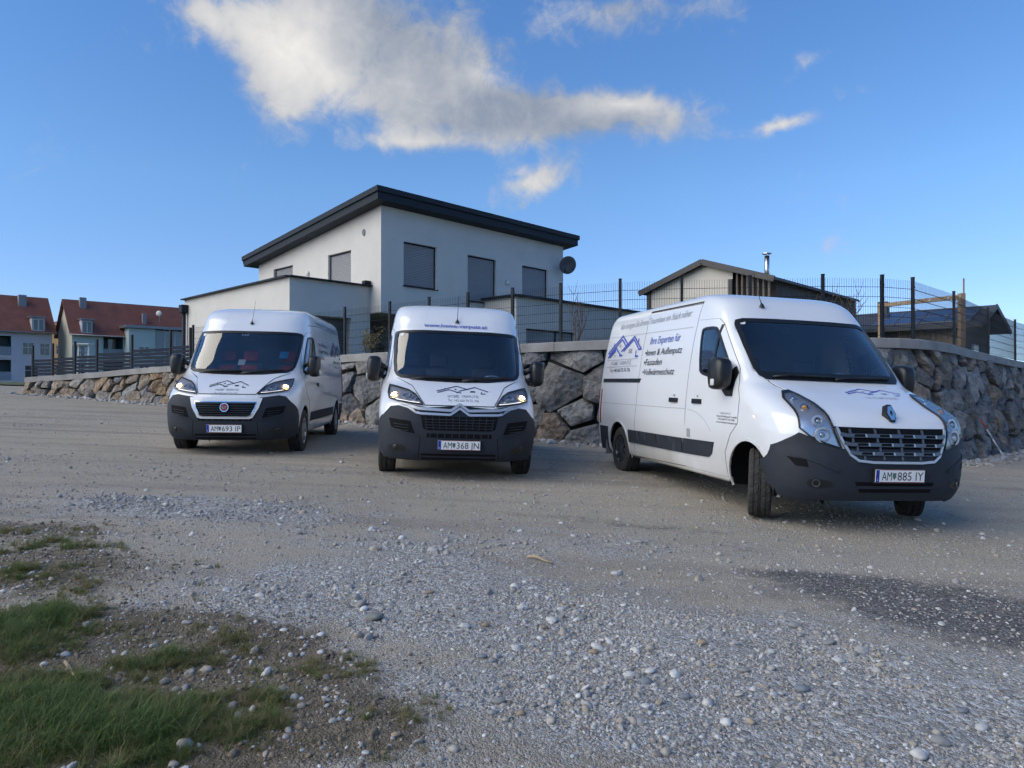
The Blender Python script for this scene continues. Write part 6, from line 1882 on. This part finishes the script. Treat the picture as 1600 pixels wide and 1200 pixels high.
def cobbles():
    G = 'loose cobbles in the gravel'
    ms = {k: mat('cobble_' + k, c, .8, var=.25, vscale=14, bump=.15, bscale=50) for k, c in (('grey', (.24, .24, .235)), ('green', (.19, .20, .175)), ('white', (.43, .43, .42)), ('tan', (.30, .23, .16)), ('blue', (.17, .185, .21)))}
    L = [(585, 973, 17, 'green', 'large flat grey-green cobble lying alone left of centre in the gravel'), (962, 898, 10, 'white', 'single pale stone standing out farther back right of centre'), (1465, 1163, 17, 'grey', 'large rounded grey cobble at the lower right corner'),
         (1251, 1084, 14, 'blue', 'dark slab-like cobble right of centre in the foreground'), (1309, 1037, 11, 'white', 'bright white cobble at the lower edge of the dark patch'), (849, 985, 9, 'tan', 'reddish tan cobble in the middle of the foreground gravel'),
         (671, 932, 8, 'tan', 'small tan cobble above and right of the flat grey-green one'), (727, 987, 11, 'white', 'white oval cobble just right of the flat grey-green one'), (759, 984, 8, 'tan', 'small tan cobble touching the white oval one on its right'), (909, 966, 9, 'green', 'olive cobble right of the reddish tan one in mid foreground'), (769, 1039, 8, 'grey', 'grey right-hand cobble of a close pair below the white oval one'), (754, 1032, 9, 'blue', 'blue-grey left-hand cobble of a close pair below the white oval one'), (928, 1026, 9, 'tan', 'tan cobble below the olive one right of centre'), (984, 1065, 12, 'white', 'pale cobble lying against a blue-grey one low right of centre'), (1009, 1076, 12, 'blue', 'blue-grey cobble lying against a pale one low right of centre'), (780, 1108, 12, 'grey', 'grey cobble low in the centre, left of a tan one'), (814, 1127, 9, 'tan', 'tan cobble low in the centre, right of a grey one'), (619, 1162, 9, 'tan', 'tan cobble near the bottom edge left of centre'),
         (572, 1189, 8, 'white', 'white cobble at the very bottom edge left of centre'), (512, 1108, 8, 'grey', 'grey cobble where grass and soil end, lower left of centre'), (1204, 1023, 8, 'white', 'small white cobble left of the brightest one under the dark patch'), (1097, 1013, 9, 'tan', 'tan cobble in the right half beside a small grey one'), (1127, 997, 8, 'grey', 'small grey cobble just above the tan one in the right half'), (1531, 1138, 12, 'white', 'white cobble near the right frame edge at the bottom'), (1564, 1149, 10, 'grey', 'grey cobble closest to the right frame edge'), (1502, 1112, 10, 'blue', 'blue-grey cobble above the white one near the right edge'), (1240, 982, 12, 'grey', 'grey cobble below the left tip of the dark patch'), (1294, 1009, 12, 'grey', 'grey cobble just above the brightest white one by the dark patch'), (1161, 1057, 11, 'grey', 'grey cobble left of the dark slab-like one'), (1069, 1095, 10, 'blue', 'blue-grey cobble low right of centre below the grey ones')]
    protos = {}
    for i, c in enumerate(L):
        px, py, r, k = c[:4]; x, y = ghit(px, py); rr = .86 * r / FPX * y; key = (k, i % 4)
        if key not in protos:
            V, F, s = pebble(20 + i, 3, .45 + .08 * (i % 3), .13); protos[key] = mesh_obj('cobble', V, F, ms[k], None, True); o = protos[key]
        else: o = protos[key].copy(); COL.objects.link(o); o.name = 'cobble'
        o.location = (x, y, float(gh(x, y)) + rr * .25); o.scale = (rr, rr * .95, rr * .9); o.rotation_euler = (random.uniform(-.15, .15), random.uniform(-.15, .15), random.uniform(-.5, .5))
        for q in list(o.keys()): del o[q]
        tag(o, c[4], 'stone', G)


cobbles()


def oddments():
    wood = mat('dry_twig', (.34, .27, .18), .85, var=.2, vscale=20)
    for pts, r, lab in (([(825, 874), (838, 877), (852, 881), (864, 884)], .012, 'short bleached stick lying on the gravel right of centre'), ([(104, 1040), (116, 1062), (128, 1078)], .007, 'thin dry twig lying on the grass edge at the lower left')):
        W = [ghit(*p) for p in pts]; b = MB(); b.tube([(x, y, float(gh(x, y)) + r * 1.2 + (.012 if i == 1 else 0)) for i, (x, y) in enumerate(W)], [r * 1.1, r, r * .8, r * .5][:len(W)], 8)
        x, y = W[1]; z = float(gh(x, y)); b.tube([(x, y, z + r), (x + .05, y + .04, z + .03)], [r * .5, r * .25], 6); tag(b.build('twig', wood, None, True), lab, 'twig')
    # leaning survey pole against the wall
    s = s_at_px(1505); p, t, n = path(s); f = p[:2] + n * .85; zf = float(gh(*f)); tp = p[:2] + n * .42 - t * .42
    e = tag(empty('marker_pole', (f[0], f[1], zf)), 'red and white marker pole leaning on the stone wall by the right van', 'pole')
    d = Vector((tp[0] - f[0], tp[1] - f[1], .95)); wm, rm = mat('pole_white', (.62, .60, .58), .5), mat('pole_red', (.55, .06, .035), .5)
    for i in range(4): b = MB(); b.tube([d * (i / 4), d * ((i + 1) / 4)], .016, 8); b.build('pole_band', rm if i == 3 else wm, e, True)
    # bare shrubs behind the fence
    bark = mat('bare_twigs', (.12, .085, .06), .9); yel = mat('yellow_leaves', (.34, .24, .05), .7, var=.3, vscale=30)
    rng = random.Random(5)
    def shrub(px, h, back, n, lab, leaves=None):
        s = s_at_px(px); p, t, nn = path(s); b0 = p[:2] - nn * back; e = tag(empty('shrub', (b0[0], b0[1], p[2] - .1)), lab, 'shrub'); b = MB(); tips = []
        for i in range(n):
            a = rng.uniform(0, 6.28); q = Vector((0, 0, 0)); d = Vector((math.cos(a) * .35, math.sin(a) * .35, 1)).normalized(); pts = [q.copy()]; L = h * rng.uniform(.6, 1.0)
            for k in range(5): d = (d + Vector((rng.uniform(-.2, .2), rng.uniform(-.2, .2), .06))).normalized(); q = q + d * L / 5; pts.append(q.copy())
            b.tube(pts, [.014, .011, .009, .007, .005, .003], 5)
            for k in (2, 3, 4, 5):
                for _ in range(2):
                    d2 = (d + Vector((rng.uniform(-.9, .9), rng.uniform(-.9, .9), .2))).normalized(); b.tube([pts[k], pts[k] + d2 * L * .16, pts[k] + (d2 + Vector((0, 0, .3))) * L * .24], [.005, .004, .002], 4); tips.append(pts[k] + d2 * L * .2)
        b.build('branches', bark, e)
        if leaves:
            m = MB()
            for tp_ in tips:
                for _ in range(leaves):
                    c = tp_ + Vector((rng.gauss(0, .06), rng.gauss(0, .06), rng.gauss(0, .07))); u = Vector((rng.gauss(0, 1), rng.gauss(0, 1), rng.gauss(0, 1))).normalized(); v = u.orthogonal().normalized(); m.quad(c - u * .03, c - v * .015, c + u * .03, c + v * .015)
            m.build('leaves', yel, e)['kind'] = 'stuff'
    shrub(888, 1.35, .5, 7, 'leafless shrub behind the fence post between the middle and right van'); shrub(1345, 1.25, .6, 8, 'leafless shrub behind the fence above the right van roof'); shrub(1322, 1.5, .8, 4, 'tall thin bare sapling behind the fence above the right van roof')
    shrub(553, .75, .5, 7, 'small yellow leaved shrub behind the fence right of the left van', 5)
    # dark watering can shaped tub beside it
    s = s_at_px(574); p, t, nn = path(s); b0 = p[:2] - nn * .45; e = tag(empty('garden_tub', (b0[0], b0[1], p[2] - .02)), 'black plastic garden tub with handle behind the wall cap', 'tub'); pl = mat('black_tub', (.012, .014, .013), .4)
    b = MB(); b.lathe([(.0005, 0), (.10, 0), (.135, .20), (.145, .21), (.135, .215), (.125, .20), (.0005, .19)], 18, 'Z'); b.build('tub', pl, e, True); b = MB(); b.tube([(.13 * math.cos(a), 0, .2 + .13 * math.sin(a)) for a in np.linspace(0, math.pi, 12)], .010, 6); b.build('handle', pl, e, True)
    # white ladder frame in the garden of the flats
    d = 40.0; x0 = at(128, d)[0]; zb = 1.95; e = tag(empty('climbing_frame', (x0, d, zb)), 'white ladder frame standing behind the slat fence at the far left', 'climbing frame'); wm = mat('white_fitting', (0, 0, 0))
    h = zat(524, d) - zb
    for dx in (-.18, .38): b = MB(); b.bar((dx - .1, 0, 0), (dx, 0, h * .8), .07); b.build('upright', wm, e)
    for k in range(6): b = MB(); b.bar((-.2 + k * .01, 0, .3 + k * .33), (.36 + k * .01, 0, .3 + k * .33), .04); b.build('rung', mat('rung_dark', (.10, .11, .13), .6), e)
    b = MB(); b.box((.05, 0, h * .8 + .03), (.9, .5, .06)); b.build('platform', wm, e)
    # green verge and hedge bottom at the far left
    V = []; F = []; xs = np.linspace(-70, -24.5, 24); ys = np.linspace(36, 66, 10)
    for x in xs:
        for y in ys: V.append((x, y, float(gz(x, y)) + .06))
    for i in range(len(xs) - 1):
        for j in range(len(ys) - 1): F.append((i * 10 + j, (i + 1) * 10 + j, (i + 1) * 10 + j + 1, i * 10 + j + 1))
    tag(mesh_obj('lawn', V, F, mat('garden_lawn', (0, 0, 0)), None, True), 'mown green verge in front of the far flats', kind='structure')


oddments()
